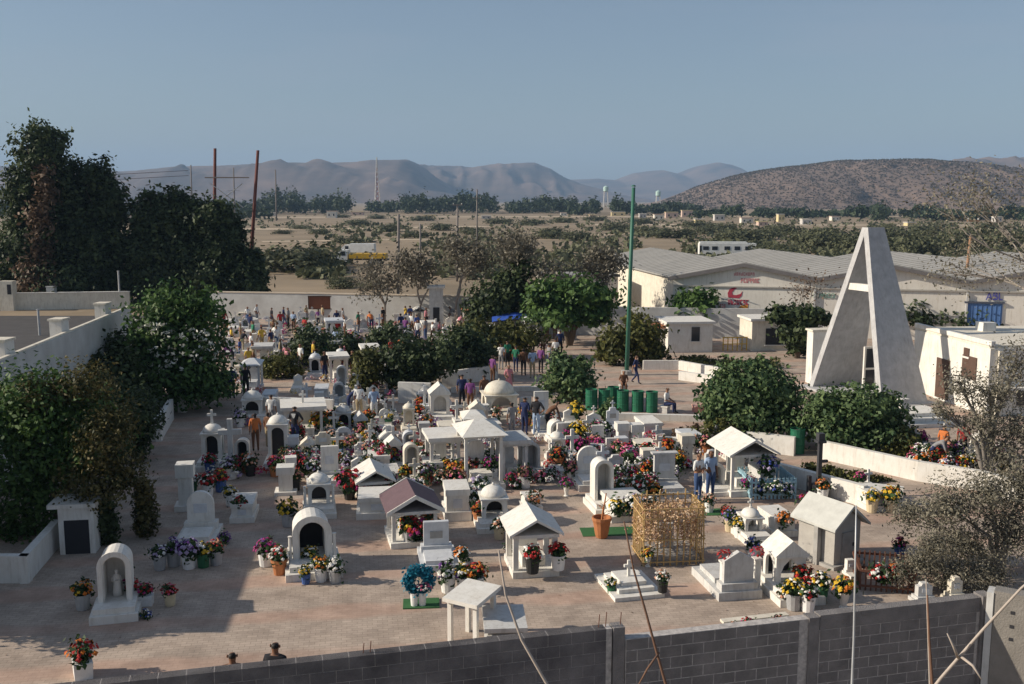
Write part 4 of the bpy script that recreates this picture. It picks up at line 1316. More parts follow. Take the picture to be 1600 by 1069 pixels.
# withered streak beside the left frame of the yard: low tree that drops the streaked shadow at lower left
green('young_tree', 'small young tree beside the yard wall at the lower left edge', (-150, 1000), [(-150, 880, 55, 28), (-120, 860, 35, 22)], 2500, 0.07, L_GREEN, 440, cat='tree', r0=0.06)

# bare stems and canes standing close in front of the block wall
def cane(label, pts, r, m, twigs=()):
    """pts: (px, py, distance)"""
    w = [Vector((XT(a, b, Y), Y, ZT(a, b, Y))) for a, b, Y in pts]
    base = w[-1]
    d = (w[-1] - w[-2]).normalized()
    if abs(d.z) > 0.2:
        ground = base + d * (base.z / abs(d.z)) if d.z < 0 else base
    else:
        ground = Vector((base.x, base.y, 0))
    w.append(Vector((ground.x, ground.y, 0)))
    o = w[-1].copy()
    t = thing('dry_cane', label, 'cane', o)
    n = len(w)
    mb = MB()
    mb.tube([q - o for q in w], [r * 0.68 * (0.45 + 0.55 * i / (n - 1)) for i in range(n)], 7)
    mb.build('stem', m, t, smooth=True)
    for tw in twigs:
        q = [Vector((XT(a, b, Y), Y, ZT(a, b, Y))) - o for a, b, Y in tw]
        MB().tube(q, [r * 0.45] * (len(q) - 1) + [r * 0.2], 5).build('twig', m, t, smooth=True)
    return t
CANEP = mat('pale_dry_cane', (0.42, 0.36, 0.31), 0.9, scale=12)
CANED = mat('dark_dry_cane', (0.16, 0.09, 0.06), 0.9, scale=12)
cane('pale leaning dry cane in front of the block wall', [(779, 860, 11.5), (790, 930, 11.4), (815, 1000, 11.3), (858, 1075, 11.2)], 0.034, CANEP)
cane('dark leaning dry stem in front of the block wall', [(975, 815, 11.6), (990, 890, 11.5), (1010, 960, 11.4), (1025, 1015, 11.35), (1042, 1075, 11.3)], 0.032, CANED, [[(1030, 1020, 11.35), (1012, 1045, 11.2), (995, 1075, 11.1)]])
cane('straight pale pole standing in front of the block wall', [(1338, 790, 12), (1336, 900, 11.9), (1334, 1000, 11.8), (1331, 1075, 11.7)], 0.03, GALV)
cane('brown-streaked pale stake near the right end of the block wall', [(1449, 930, 12.2), (1452, 1000, 12.1), (1457, 1075, 12)], 0.036, CANED)
cane('thin pale stake beside the brown-streaked stake', [(1447, 905, 12.4), (1450, 990, 12.35), (1453, 1075, 12.3)], 0.022, CANEP)
cane('pale bough slanting across the right end of the block wall', [(1640, 880, 10.5), (1595, 920, 10.6), (1535, 985, 10.7), (1470, 1060, 10.8), (1455, 1080, 10.8)], 0.036, CANEP, [[(1500, 1025, 10.75), (1520, 1040, 10.6), (1534, 1062, 10.5)], [(1497, 1028, 10.75), (1490, 1010, 10.7), (1480, 990, 10.7)]])

# ================================================================== GRAVES
GRID = R(11)

def arch_poly(w, h, ow, oh, n=8, pointed=False):
    """outline of a wall with an arched opening open at the bottom (x,z)"""
    r = ow / 2
    zs = oh - (r if not pointed else r * 1.4)
    pts = [(-w / 2, 0), (-ow / 2, 0)]
    if pointed:
        pts += [(-ow / 2, zs), (-ow * 0.36, zs + r * 0.7), (0, oh), (ow * 0.36, zs + r * 0.7), (ow / 2, zs)]
    else:
        for k in range(n + 1):
            a = math.pi - math.pi * k / n
            pts.append((r * math.cos(a), zs + r * math.sin(a)))
    pts += [(ow / 2, 0), (w / 2, 0), (w / 2, h), (-w / 2, h)]
    return pts

def cross_part(parent, x, y, z, h, m, name='cross', t=None):
    t = t or h * 0.16
    g = MB()
    g.ext([(x - t / 2, z), (x + t / 2, z), (x + t / 2, z + h * .58), (x + h * .3, z + h * .58), (x + h * .3, z + h * .58 + t), (x + t / 2, z + h * .58 + t), (x + t / 2, z + h),
           (x - t / 2, z + h), (x - t / 2, z + h * .58 + t), (x - h * .3, z + h * .58 + t), (x - h * .3, z + h * .58), (x - t / 2, z + h * .58)], y - t / 2, y + t / 2)
    return g.build(name, m, parent)

def statue_part(parent, x, y, z, h, m):
    s = h / 1.7
    g = MB()
    g.lathe([(0.30 * s, 0), (0.28 * s, 0.3 * s), (0.22 * s, 0.8 * s), (0.25 * s, 1.15 * s), (0.20 * s, 1.35 * s), (0.08 * s, 1.43 * s), (0.07 * s, 1.47 * s), (0.115 * s, 1.55 * s), (0.11 * s, 1.64 * s), (0.0, 1.72 * s)], 10, x, y, z, sy=0.7)
    for sx in (-1, 1):
        g.tube([(x + sx * 0.22 * s, y, z + 1.3 * s), (x + sx * 0.28 * s, y - 0.08 * s, z + 1.0 * s), (x + sx * 0.03 * s, y - 0.24 * s, z + 1.08 * s)], [0.07 * s, 0.06 * s, 0.045 * s], 6)
    return g.build('statue', m, parent, smooth=True)

def base_part(t, w, d, h, m, step=True):
    MB().box(0, d / 2, 0, w, d, h).build('base', m, t)
    if step:
        MB().box(0, d / 2 + d * 0.02, h + 0.001, w * 0.86, d * 0.88, h * 0.7).build('slab', m, t)
        return h * 1.7
    return h

def niche(t, w, h, d, m, roof='dome', cross=False, statue=False, inner=None, pointed=False, base=True, cols=False, open_sides=True):
    """arched shrine; w,h overall; front at y=0"""
    bw = w
    z0 = base_part(t, bw, d, min(0.2, h * 0.14), m, base)
    nw = bw * 0.66
    nd = min(d * 0.55, nw * 0.9)
    y0 = d * 0.42
    rh = nw * (0.40 if roof == 'dome' else 0.5)
    ch = h * 0.26 if cross else 0
    bh = max(h - z0 - rh - ch, h * 0.3)
    yc = y0 + nd / 2 + 0.04
    if roof == 'vault':
        # one barrel: round outside, round opening, panel at the back
        R_, r_ = nw / 2, nw * 0.34
        out = [(-R_, 0)] + [(R_ * math.cos(math.pi - math.pi * k / 12), bh + R_ * math.sin(math.pi * k / 12)) for k in range(13)] + [(R_, 0)]
        inn = [(r_, 0)] + [(r_ * math.cos(math.pi * k / 10), bh + r_ * math.sin(math.pi * k / 10)) for k in range(11)] + [(-r_, 0)]
        g = MB().ext([(x, z + z0) for x, z in out + inn], y0, y0 + nd)
        g.build('barrel_arch', m, t)
        rim = [(x * 1.07, z * 1.0 + (0.03 if z > 0 else 0)) for x, z in out] + [(x * 1.12, z * 1.0 + (0.02 if z > 0 else 0)) for x, z in inn]
        MB().ext([(x, z + z0) for x, z in rim], y0 - 0.05, y0 - 0.001).build('arch_rim', m, t)
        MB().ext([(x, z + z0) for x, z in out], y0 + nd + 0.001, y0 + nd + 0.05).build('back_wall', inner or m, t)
        zr = z0 + bh + rh
        rh = 0.0
    else:
        g = MB().ext(arch_poly(nw, bh, nw * 0.66, bh * 0.94, pointed=pointed), y0, y0 + 0.08)
        g.v = [(x, y, z + z0) for x, y, z in g.v]
        g.build('arch_front', m, t)
        for s in (-1, 1):
            g = MB().ext(arch_poly(nd - 0.002, bh, (nd - 0.002) * (0.6 if open_sides else 0.02), bh * (0.9 if open_sides else 0.03), 6), -0.04, 0.04)
            g.v = [(s * (nw / 2 - 0.04) + y, y0 + nd / 2 + 0.081 + x, z + z0) for x, y, z in g.v]
            g.build('side_wall', m, t)
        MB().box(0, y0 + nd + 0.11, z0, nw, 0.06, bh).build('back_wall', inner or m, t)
        MB().box(0, y0 + nd / 2 + 0.04, z0 + bh + 0.001, nw * 1.1, nd + 0.26, 0.05).build('cornice', m, t)
        zr = z0 + bh + 0.052
        if roof == 'dome':
            k = nw * 0.5
            prof = [(k, 0)] + [(k * math.cos(a), rh * math.sin(a)) for a in [math.pi / 2 * i / 6 for i in range(1, 6)]] + [(0.0, rh)]
            MB().lathe(prof, 14, 0, yc, zr, sy=(nd / 2 + 0.1) / k).build('dome', m, t, smooth=True)
            MB().lathe([(0.035, 0), (0.05, 0.04), (0.02, 0.09), (0, 0.1)], 8, 0, yc, zr + rh - 0.01).build('finial', m, t)
        else:
            MB().ext([(-nw * 0.58, zr), (nw * 0.58, zr), (0, zr + rh)], yc - nd / 2 - 0.12, yc + nd / 2 + 0.12).build('gable', m, t)
    if cross:
        cross_part(t, 0, yc, zr + rh - 0.02, ch, m)
    if statue:
        statue_part(t, 0, y0 + nd * 0.55, z0, bh * 0.78, m)
    if cols:
        for s in (-1, 1):
            MB().lathe([(0.06, 0), (0.045, 0.05), (0.04, bh - 0.05), (0.06, bh)], 8, s * (nw / 2 + 0.1), y0 - 0.02, z0).build('column', m, t)
    return z0

def stone(t, w, h, d, m, top='flat', back=False, slab=True, caps=False, topcross=False):
    """headstone on a plinth; back=True puts the long slab behind the stone"""
    bh = min(0.22, h * 0.18)
    MB().box(0, d / 2, 0, w, d, bh).build('base', m, t)
    y = d * 0.12 if back else d * 0.78
    ph = h * 0.16
    MB().box(0, y, bh + 0.001, w * 0.84, min(0.34, d * .3), ph).build('plinth', m, t)
    z = bh + ph + 0.002
    sh = h - z
    sw = w * 0.68
    if top == 'flat':
        pts = [(-sw / 2, 0), (sw / 2, 0), (sw / 2, sh), (-sw / 2, sh)]
    elif top == 'round':
        r = sw / 2
        pts = [(-r, 0), (r, 0)] + [(r * math.cos(math.pi * k / 10), sh - r + r * math.sin(math.pi * k / 10)) for k in range(11)]
    elif top == 'point':
        pts = [(-sw / 2, 0), (sw / 2, 0), (sw / 2, sh * 0.72), (0, sh), (-sw / 2, sh * 0.72)]
    else:
        pts = [(-sw / 2, 0), (sw / 2, 0), (sw / 2, sh * 0.75), (sw * .3, sh * 0.8), (sw * .22, sh), (-sw * .22, sh), (-sw * .3, sh * 0.8), (-sw / 2, sh * 0.75)]
    g = MB().ext([(a, b + z) for a, b in pts], y - 0.08, y + 0.08)
    g.build('headstone', m, t)
    if topcross:
        cross_part(t, 0, y, h - 0.02, 0.34, m, t=0.055)
    if caps:
        MB().box(0, y, h + 0.001, sw * 1.25, 0.3, 0.06).build('cap', m, t)
    if not back:
        MB().box(0, y - 0.09, z + sh * 0.3, sw * 0.5, 0.02, sh * 0.3).build('plaque', MARBLE if m is not MARBLE else CEMENT, t)
    if slab:
        yy = (d * 0.62 if back else d * 0.32)
        MB().box(0, yy, bh + 0.001, w * 0.74, d * 0.55, bh * 0.6).build('slab', m, t)
    return bh

def canopy(t, w, h, d, m, roof='flat', roofm=None, cross=False, inner=True, post=0.11):
    z0 = base_part(t, w, d, min(0.2, h * .12), m, False)
    rh = {'flat': 0.14, 'gable': w * 0.3, 'hip': w * 0.26}[roof]
    ch = h - z0 - rh - (0.4 if cross else 0)
    for sx in (-1, 1):
        for y in (d * 0.12, d * 0.88):
            c = MB().box(sx * (w * 0.42), y, z0, post, post, ch).build('column', m, t)
    zt = z0 + ch
    MB().box(0, d / 2, zt + 0.001, w * 0.99, d * 0.98, 0.09).build('beam', m, t)
    zt += 0.092
    rm = roofm or m
    if roof == 'flat':
        MB().box(0, d / 2, zt, w * 1.1, d * 1.1, rh).build('roof', rm, t)
    elif roof == 'gable':
        for s in (-1, 1):
            g = MB()
            xa, xb = 0.0, s * w * 0.58
            th = 0.07
            vs = []
            for y in (-d * 0.06, d * 1.06):
                vs += [(xa, y, zt + rh), (xb, y, zt - 0.03), (xb, y, zt - 0.03 + th), (xa, y, zt + rh + th)]
            g.add(vs, [(0, 1, 2, 3), (7, 6, 5, 4), (0, 4, 5, 1), (2, 6, 7, 3), (1, 5, 6, 2), (0, 3, 7, 4)])
            g.build('roof', rm, t)
            if roofm:
                for y in (-d * 0.06 - 0.045, d * 1.06 + 0.005):
                    g = MB()
                    vs = []
                    for yy in (y, y + 0.04):
                        vs += [(xa, yy, zt + rh - 0.02), (xb, yy, zt - 0.05), (xb, yy, zt + th), (xa, yy, zt + rh + th + 0.03)]
                    g.add(vs, [(0, 1, 2, 3), (7, 6, 5, 4), (0, 4, 5, 1), (2, 6, 7, 3), (1, 5, 6, 2), (0, 3, 7, 4)])
                    g.build('bargeboard', m, t)
        g = MB().ext([(-w * 0.45, zt), (w * 0.45, zt), (0, zt + rh * 0.9)], d * 0.9, d * 0.96)
        g.build('gable_wall', m, t)
    else:
        k = 0.56
        g = MB()
        g.add([(-w * k, -d * .06, zt), (w * k, -d * .06, zt), (w * k, d * 1.06, zt), (-w * k, d * 1.06, zt), (-w * .12, d / 2, zt + rh), (w * .12, d / 2, zt + rh)],
              [(3, 2, 1, 0), (0, 1, 5, 4), (1, 2, 5), (2, 3, 4, 5), (3, 0, 4)])
        g.build('roof', rm, t)
    if cross:
        cross_part(t, 0, d / 2, zt + rh + 0.0, 0.5, m)
    if inner:
        MB().box(0, d * 0.6, z0 + 0.001, w * 0.5, d * 0.7, 0.3).build('tomb_chest', m, t)
        g = MB().ext([(a, b + z0 + 0.3) for a, b in [(-w * .2, 0), (w * .2, 0), (w * .2, ch * 0.45), (w * .12, ch * .55), (-w * .12, ch * .55), (-w * .2, ch * 0.45)]], d * 0.8, d * 0.86)
        g.build('headstone', m, t)

def crossgrave(t, w, h, d, m):
    z = 0
    for k, f in enumerate((1.0, 0.72, 0.5)):
        hh = min(0.2, h * 0.14)
        MB().box(0, d * 0.5, z, w * f, d * f, hh).build('step', m, t)
        z += hh + 0.001
    cross_part(t, 0, d * 0.5, z, h - z, m, t=max(0.07, (h - z) * 0.13))

def chest(t, w, h, d, m):
    MB().box(0, d / 2, 0, w, d, h * 0.3).build('base', m, t)
    MB().box(0, d / 2, h * 0.3 + 0.001, w * 0.84, d * 0.86, h * 0.5).build('chest', m, t)
    MB().box(0, d / 2, h * 0.8 + 0.002, w * 0.92, d * 0.92, h * 0.2).build('lid', m, t)
    MB().box(0, d * 0.07 - 0.012, h * 0.4, w * 0.34, 0.02, h * 0.28).build('plaque', MARBLE if m is not MARBLE else CEMENT, t)

def pedestal(t, w, h, d, m):
    MB().box(0, w / 2, 0, w, w, h * 0.12).build('base', m, t)
    MB().box(0, w / 2, h * 0.12 + 0.001, w * 0.62, w * 0.62, h * 0.6).build('shaft', m, t)
    MB().box(0, w / 2, h * 0.72 + 0.002, w * 0.8, w * 0.8, h * 0.28).build('head', m, t)

def grave(kind, px, py, wpx, hpx, d=1.7, label=None, m=None, desc=None, rz=None, name=None, cat=None, **kw):
    p = G(px, py)
    s = MPP(p)
    w, h = wpx * s, hpx * s
    # what stands back on its base shows higher in the photo, so it is that much lower
    back_off = {'niche': 0.5, 'stone': 0.1 if kw.get('back') else 0.7, 'canopy': 0.3, 'cross': 0.45}.get(kind, 0.0) * d * CAM_H / p.y
    h = max(h * 0.62, h - back_off)
    m = m or random.choice(WHITES)
    nm = {'niche': 'shrine_grave', 'stone': 'headstone_grave', 'canopy': 'canopy_grave', 'cross': 'cross_grave', 'chest': 'chest_tomb', 'pedestal': 'pedestal_grave'}[kind]
    t = thing(name or nm, label or '', cat or 'grave', (p.x, p.y, 0.004), GRID + (random.uniform(-0.07, 0.07) if rz is None else rz), 'graves')
    fn = {'niche': niche, 'stone': stone, 'canopy': canopy, 'cross': crossgrave, 'chest': chest, 'pedestal': pedestal}[kind]
    fn(t, w, h, d, m, **kw)
    if not label:
        auto(t, desc, px, py)
    PLACED.append((px, py, wpx, hpx))
    return t
PLACED = []

grave('niche', 178, 975, 72, 122, 1.3, 'arched white shrine with a pale statue in the shade at lower left', WHITE, roof='vault', statue=True, rz=R(4))
grave('stone', 303, 860, 62, 98, 1.7, 'tall white headstone with arched relief in the left shade', WHITE, top='round')
grave('pedestal', 290, 800, 34, 74, 1, 'square-topped white pedestal behind the arched-relief headstone', WHITE)
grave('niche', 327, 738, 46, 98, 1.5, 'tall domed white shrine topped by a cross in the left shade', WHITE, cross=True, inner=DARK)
grave('cross', 360, 742, 24, 90, 0.9, 'slender grey cross on steps right of the domed cross shrine', PALE)
grave('niche', 376, 736, 32, 52, 1.3, 'small pale round-roofed shrine beside the slender grey cross', PALE, roof='vault', inner=DARK)
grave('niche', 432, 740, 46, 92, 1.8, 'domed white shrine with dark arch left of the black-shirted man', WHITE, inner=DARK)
grave('niche', 393, 662, 46, 50, 1.4, 'half-shaded domed shrine left of the orange-clad visitor', WHITE, inner=DARK)
grave('canopy', 476, 692, 64, 74, 1.8, 'flat white canopy grave with a cross on its roof', WHITE, roof='flat', cross=True)
grave('chest', 378, 818, 38, 30, 1.4, 'white box tomb with red flowers beside the brick path', WHITE)
grave('pedestal', 446, 775, 34, 44, 1, 'stubby white pedestal at the right side of the brick path', WHITE)
grave('niche', 500, 812, 52, 72, 1.6, 'domed white shrine with slim columns above the vault-roofed shrine', WHITE, inner=DARK, cols=True)
grave('niche', 492, 907, 88, 110, 1.9, 'vault-roofed white shrine crowded with flowers and buckets', WHITE, roof='vault', inner=DARK, cols=True)
grave('stone', 517, 768, 40, 74, 1.4, 'flat white framed headstone behind red flowers', WHITE, top='flat')
grave('stone', 538, 708, 36, 42, 1.4, 'pale round-topped headstone left of the clustered mid graves', MARBLE, top='round')
grave('canopy', 588, 786, 54, 52, 1.6, 'low white gabled canopy with pink flowers', WHITE, roof='gable', inner=True)
grave('chest', 592, 812, 70, 34, 1.4, 'white stepped box tomb left of the purple-roofed canopy', WHITE)
grave('canopy', 650, 856, 78, 86, 1.7, 'canopy grave with a purple-brown gabled roof edged in white', WHITE, roof='gable', roofm=PURPLE)
grave('stone', 688, 894, 60, 84, 1.6, 'tall plain white slab headstone above the turquoise wreath', MARBLE, top='flat')
grave('chest', 716, 815, 42, 50, 1.3, 'tall white block tomb left of the dark-arched shrine', WHITE)
grave('niche', 777, 834, 62, 74, 1.5, 'white shrine with a dark arched niche behind the gabled shrine', WHITE, inner=DARK)
grave('canopy', 838, 903, 74, 96, 1.5, 'white gabled shrine with red-topped plants in front', WHITE, roof='gable', name='shrine_grave', post=0.14)
grave('canopy', 758, 768, 66, 110, 2.0, 'tall white canopy with a hipped roof at the centre', WHITE, roof='hip', rz=R(2))
grave('canopy', 697, 752, 50, 72, 1.6, 'flat white pergola grave left of the hip-roofed canopy', WHITE, roof='flat', rz=R(2))
grave('canopy', 806, 757, 44, 72, 1.4, 'flat white pergola grave right of the hip-roofed canopy', PALE, roof='flat', rz=R(2))
grave('niche', 836, 750, 40, 62, 1.3, 'grey-white arched shrine right of the hip-roofed canopy', PALE, roof='vault')
grave('stone', 932, 768, 56, 74, 1.6, 'broad round-topped white headstone left of the flower-heaped tomb', WHITE, top='round')
grave('niche', 952, 806, 44, 92, 1.5, 'tall white arched shrine in front of the round-topped headstone', WHITE, roof='vault')
grave('chest', 834, 799, 30, 22, 0.8, 'small white planter box tomb with orange flowers', WHITE)
grave('niche', 690, 664, 46, 64, 1.4, 'tall white shrine left of the cream domed kiosk', WHITE, roof='gable', inner=PALE)
grave('niche', 790, 662, 76, 66, 2.2, 'cream domed kiosk shrine at the centre back', CREAM, inner=PALE)
grave('stone', 852, 668, 34, 58, 1.5, 'plain white headstone right of the man in black', WHITE, top='flat')
grave('stone', 1052, 780, 50, 74, 1.5, 'capped pale headstone left of the couple in jeans', PALE, top='flat', caps=True)
grave('pedestal', 975, 706, 26, 44, 1, 'left block of a pair of white pedestals behind the flower-heaped tomb', WHITE)
grave('pedestal', 997, 706, 26, 42, 1, 'right block of a pair of white pedestals behind the flower-heaped tomb', WHITE)
grave('canopy', 1176, 776, 72, 92, 1.9, 'white gabled canopy grave left of the pale blue picket fence', WHITE, roof='gable')
grave('niche', 1190, 855, 44, 76, 1.4, 'small domed white shrine with a cross left of the grey chapel', WHITE, cross=True)
grave('chest', 1228, 840, 40, 32, 1.3, 'white box tomb with orange flowers left of the grey chapel', WHITE)
grave('stone', 1157, 938, 72, 80, 1.9, 'white headstone seen from behind between two red flower balls', PALE, top='point', back=True)
grave('niche', 1255, 948, 76, 112, 1.8, 'white pointed-arch shrine banked with red and white flowers', WHITE, roof='gable', pointed=True, inner=DARK)
grave('cross', 1000, 938, 82, 66, 1.7, 'low white stepped grave with a slim cross in front of the straw cage', WHITE)
grave('chest', 985, 816, 62, 34, 1.5, 'white box tomb heaped with mixed flowers', WHITE)
grave('stone', 1470, 960, 36, 52, 1.0, 'pale broken-topped headstone behind the right end of the block wall', PALE, top='shoulder')
grave('stone', 1522, 958, 30, 60, 1.0, 'cream stepped stone behind the right end of the block wall', CREAM, top='shoulder')
grave('cross', 1363, 772, 18, 40, 0.6, 'thin white cross on the lower planter wall', WHITE)
grave('chest', 1376, 800, 38, 30, 1.2, 'white box tomb with yellow flowers below the thin white cross', WHITE)
grave('chest', 1200, 772, 30, 40, 1.0, 'grey block tomb behind the pale blue picket fence', PALE)
grave('stone', 1338, 905, 18, 32, 0.5, 'small white marker stone right of the grey chapel', WHITE, top='flat', slab=False)
# small graves on the right-hand terrace
for k, (kd, px, py, w, h) in enumerate((('cross', 1442, 720, 18, 52), ('stone', 1462, 726, 22, 34), ('cross', 1487, 716, 16, 56), ('stone', 1503, 735, 22, 30), ('cross', 1520, 728, 14, 40), ('niche', 1545, 722, 26, 44), ('stone', 1560, 740, 24, 34), ('stone', 1432, 700, 20, 40), ('chest', 1480, 742, 26, 20), ('cross', 1575, 730, 14, 42))):
    grave(kd, px, py, w, h, 1.1, m=WHITE if k % 3 else PALE, desc={'cross': 'white terrace cross', 'stone': 'small white terrace headstone', 'niche': 'small white terrace shrine', 'chest': 'low white terrace tomb'}[kd])
# graves packed in the middle and at the back, each set where the photo shows white masonry
def clear(px, py, gap):
    return all(math.hypot((px - a) / 1.0, (py - b) * 1.6) > gap for a, b, w, h in PLACED)
rf = random.Random(12)
def fill(x0, x1, y0, y1, n, gap, where, kinds=('stone', 'stone', 'cross', 'cross', 'niche', 'chest', 'pedestal', 'niche', 'canopy', 'stone', 'cross'), avoid=None):
    k = tries = 0
    while k < n and tries < 900:
        tries += 1
        px, py = rf.uniform(x0, x1), rf.uniform(y0, y1)
        if not clear(px, py, gap) or (avoid and avoid[0] < px < avoid[2] and avoid[1] < py < avoid[3]):
            continue
        s = (py - 312) / 10
        kd = rf.choice(kinds)
        h = {'stone': 1.25, 'cross': 1.7, 'niche': 1.5, 'chest': 0.75, 'pedestal': 1.2, 'canopy': 1.8}[kd] * rf.uniform(0.65, 0.98)
        w = {'stone': 0.95, 'cross': 0.8, 'niche': 1.05, 'chest': 1.0, 'pedestal': 0.7, 'canopy': 1.35}[kd] * rf.uniform(0.66, 0.94)
        kw = {}
        tp = ''
        if kd == 'stone':
            tp = rf.choice(('flat', 'round', 'point', 'shoulder'))
            kw['top'] = tp
            kw['topcross'] = rf.random() < 0.35
            tp = {'flat': 'square-topped ', 'round': 'round-topped ', 'point': 'pointed ', 'shoulder': 'shouldered '}[tp]
        if kd == 'niche':
            kw['roof'] = rf.choice(('dome', 'vault', 'gable'))
            kw['inner'] = rf.choice((DARK, None, PALE))
            kw['cross'] = rf.random() < 0.35
            tp = {'dome': 'domed ', 'vault': 'vaulted ', 'gable': 'gabled '}[kw['roof']]
        if kd == 'canopy':
            kw['roof'] = rf.choice(('flat', 'gable', 'hip'))
            tp = {'flat': 'flat-roofed ', 'gable': 'gable-roofed ', 'hip': 'hip-roofed '}[kw['roof']]
        m = rf.choice(WHITES)
        cn = {'white_paint': 'white', 'cream_paint': 'cream', 'pale_stone': 'pale grey', 'grey_marble': 'grey'}[m.name]
        nm = {'stone': 'headstone', 'cross': 'stepped cross', 'niche': 'shrine', 'chest': 'box tomb', 'pedestal': 'pedestal grave', 'canopy': 'canopy grave'}[kd]
        grave(kd, px, py, w * s, h * s, rf.uniform(1.2, 1.8), m=m, desc=f'{cn} {tp}{nm}', **kw)
        k += 1
fill(505, 665, 660, 745, 22, 24, 'mid')
fill(600, 780, 640, 700, 11, 24, 'mid')
fill(860, 1030, 672, 755, 16, 24, 'mid', ('stone', 'stone', 'cross', 'chest', 'pedestal', 'niche'))
fill(1075, 1165, 705, 790, 6, 26, 'mid', ('stone', 'stone', 'cross', 'chest', 'pedestal', 'niche'), (1060, 740, 1130, 830))
fill(560, 780, 720, 790, 5, 32, 'mid')
fill(390, 620, 610, 655, 10, 26, 'back')
fill(345, 640, 512, 606, 46, 16, 'back')
fill(640, 860, 500, 545, 16, 17, 'back')
fill(345, 725, 496, 556, 44, 11, 'back', ('stone', 'stone', 'chest', 'niche', 'cross', 'canopy', 'pedestal'))
fill(440, 720, 628, 765, 22, 17, 'mid', ('stone', 'cross', 'cross', 'pedestal', 'niche', 'chest'))
fill(860, 1040, 665, 770, 8, 17, 'mid', ('stone', 'cross', 'cross', 'pedestal', 'niche'))
fill(830, 900, 655, 690, 3, 24, 'mid')

# ---- one-off graves
# slab table standing close behind the block wall
p = G(706, 1010)
t = thing('slab_table', 'white slab table grave with a sloping top just behind the block wall', 'grave', (p.x, p.y, 0.004), R(-30))
for x, y in ((-0.1, 0.1), (0.58, 0.1), (-0.1, 0.85), (0.58, 0.85)):
    MB().box(x, y, 0, 0.1, 0.1, 1.05 + y * 0.08).build('leg', WHITE, t)
g = MB()
vs = []
for z in (1.03, 1.12):
    vs += [(-0.22, -0.04, z), (0.7, -0.04, z), (0.7, 1.02, z + 0.1), (-0.22, 1.02, z + 0.1)]
g.add(vs, [(3, 2, 1, 0), (4, 5, 6, 7), (0, 1, 5, 4), (1, 2, 6, 5), (2, 3, 7, 6), (3, 0, 4, 7)])
g.build('top_slab', WHITE, t)
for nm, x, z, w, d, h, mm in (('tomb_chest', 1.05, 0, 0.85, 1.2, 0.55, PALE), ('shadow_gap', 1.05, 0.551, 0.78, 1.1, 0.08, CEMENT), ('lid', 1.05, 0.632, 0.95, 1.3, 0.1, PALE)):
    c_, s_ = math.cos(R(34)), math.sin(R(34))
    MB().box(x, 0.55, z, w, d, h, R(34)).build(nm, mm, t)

# grey gabled chapel
p = G(1322, 884)
t = thing('chapel', 'small grey gabled chapel tomb right of the white shrines', 'chapel', (p.x, p.y, 0.004), R(30))
W_, D_, H_ = 1.0, 1.3, 1.2
g = MB().ext([(-W_ / 2, 0), (W_ / 2, 0), (W_ / 2, H_), (0, H_ + 0.42), (-W_ / 2, H_)], 0, D_)
g.build('wall', mat('chapel_cement', (0.46, 0.44, 0.40), 0.9, scale=3, col2=(0.36, 0.34, 0.31), bump=0.2), t)
for s in (-1, 1):
    g = MB()
    vs = []
    for y in (-0.18, D_ + 0.15):
        vs += [(0, y, H_ + 0.47), (s * (W_ / 2 + 0.2), y, H_ - 0.1), (s * (W_ / 2 + 0.2), y, H_ - 0.03), (0, y, H_ + 0.55)]
    g.add(vs, [(0, 1, 2, 3), (7, 6, 5, 4), (0, 4, 5, 1), (2, 6, 7, 3), (1, 5, 6, 2), (0, 3, 7, 4)])
    g.build('roof', mat('chapel_roof_cement', (0.52, 0.52, 0.48), 0.85, scale=3), t)
q = MB().box(0, -0.02, 0.02, 0.45, 0.05, 0.95).build('door', CEMENT, t)
MB().box(0.18, -0.055, 0.55, 0.04, 0.03, 0.1).build('handle', IRON, q)
MB().box(0, D_ / 2, -0.003, W_ + 0.25, D_ + 0.25, 0.1).build('base', CEMENT, t)
MB().box(-W_ / 2 - 0.12, 0.5, 0, 0.14, 0.14, 1.15).build('buttress', CEMENT, t)

# dark iron post with a lantern head, on a dark block
p = G(1278, 777)
t = thing('iron_post', 'dark iron post with a square lantern head in front of the lower planter wall', 'post', (p.x, p.y, 0.004), GRID)
MB().box(0, 0, 0, 0.46, 0.46, 0.45).build('block', IRON, t)
MB().box(0, 0, 0.451, 0.13, 0.13, 1.45).build('shaft', IRON, t)
MB().box(0, 0, 1.902, 0.3, 0.3, 0.08).build('collar', IRON, t)
MB().box(0, 0, 1.983, 0.22, 0.22, 0.24).build('lantern', IRON, t)
MB().box(0.18, 0, 1.2, 0.22, 0.09, 0.09).build('bracket', IRON, t)
MB().box(-0.32, 0.05, 0, 0.12, 0.12, 0.75).build('side_post', IRON, t)

# pale blue picket fence round a grave
p = G(1208, 780)
t = thing('picket_fence', 'pale blue picket fence enclosing a flower-covered grave', 'fence', (p.x, p.y, 0.004), R(4))
FW, FD, FH_ = 1.5, 1.5, 0.72
pk = MB().box(0, 0, 0, 0.07, 0.03, FH_).mesh('picket')
pk.materials.append(BLUEP)
for k in range(12):
    for y in (0, FD):
        mesh_obj('picket', pk, [], t, (-FW / 2 + FW * k / 11, y, 0))
for k in range(1, 11):
    for x in (-FW / 2, FW / 2):
        mesh_obj('picket', pk, [], t, (x, FD * k / 11, 0), R(90))
for z in (0.14, 0.56):
    for y in (-0.028, FD + 0.028):
        MB().box(0, y, z, FW + 0.04, 0.024, 0.06).build('rail', BLUEP, t)
    for x in (-FW / 2 - 0.028, FW / 2 + 0.028):
        MB().box(x, FD / 2, z, 0.024, FD - 0.02, 0.06).build('rail', BLUEP, t)

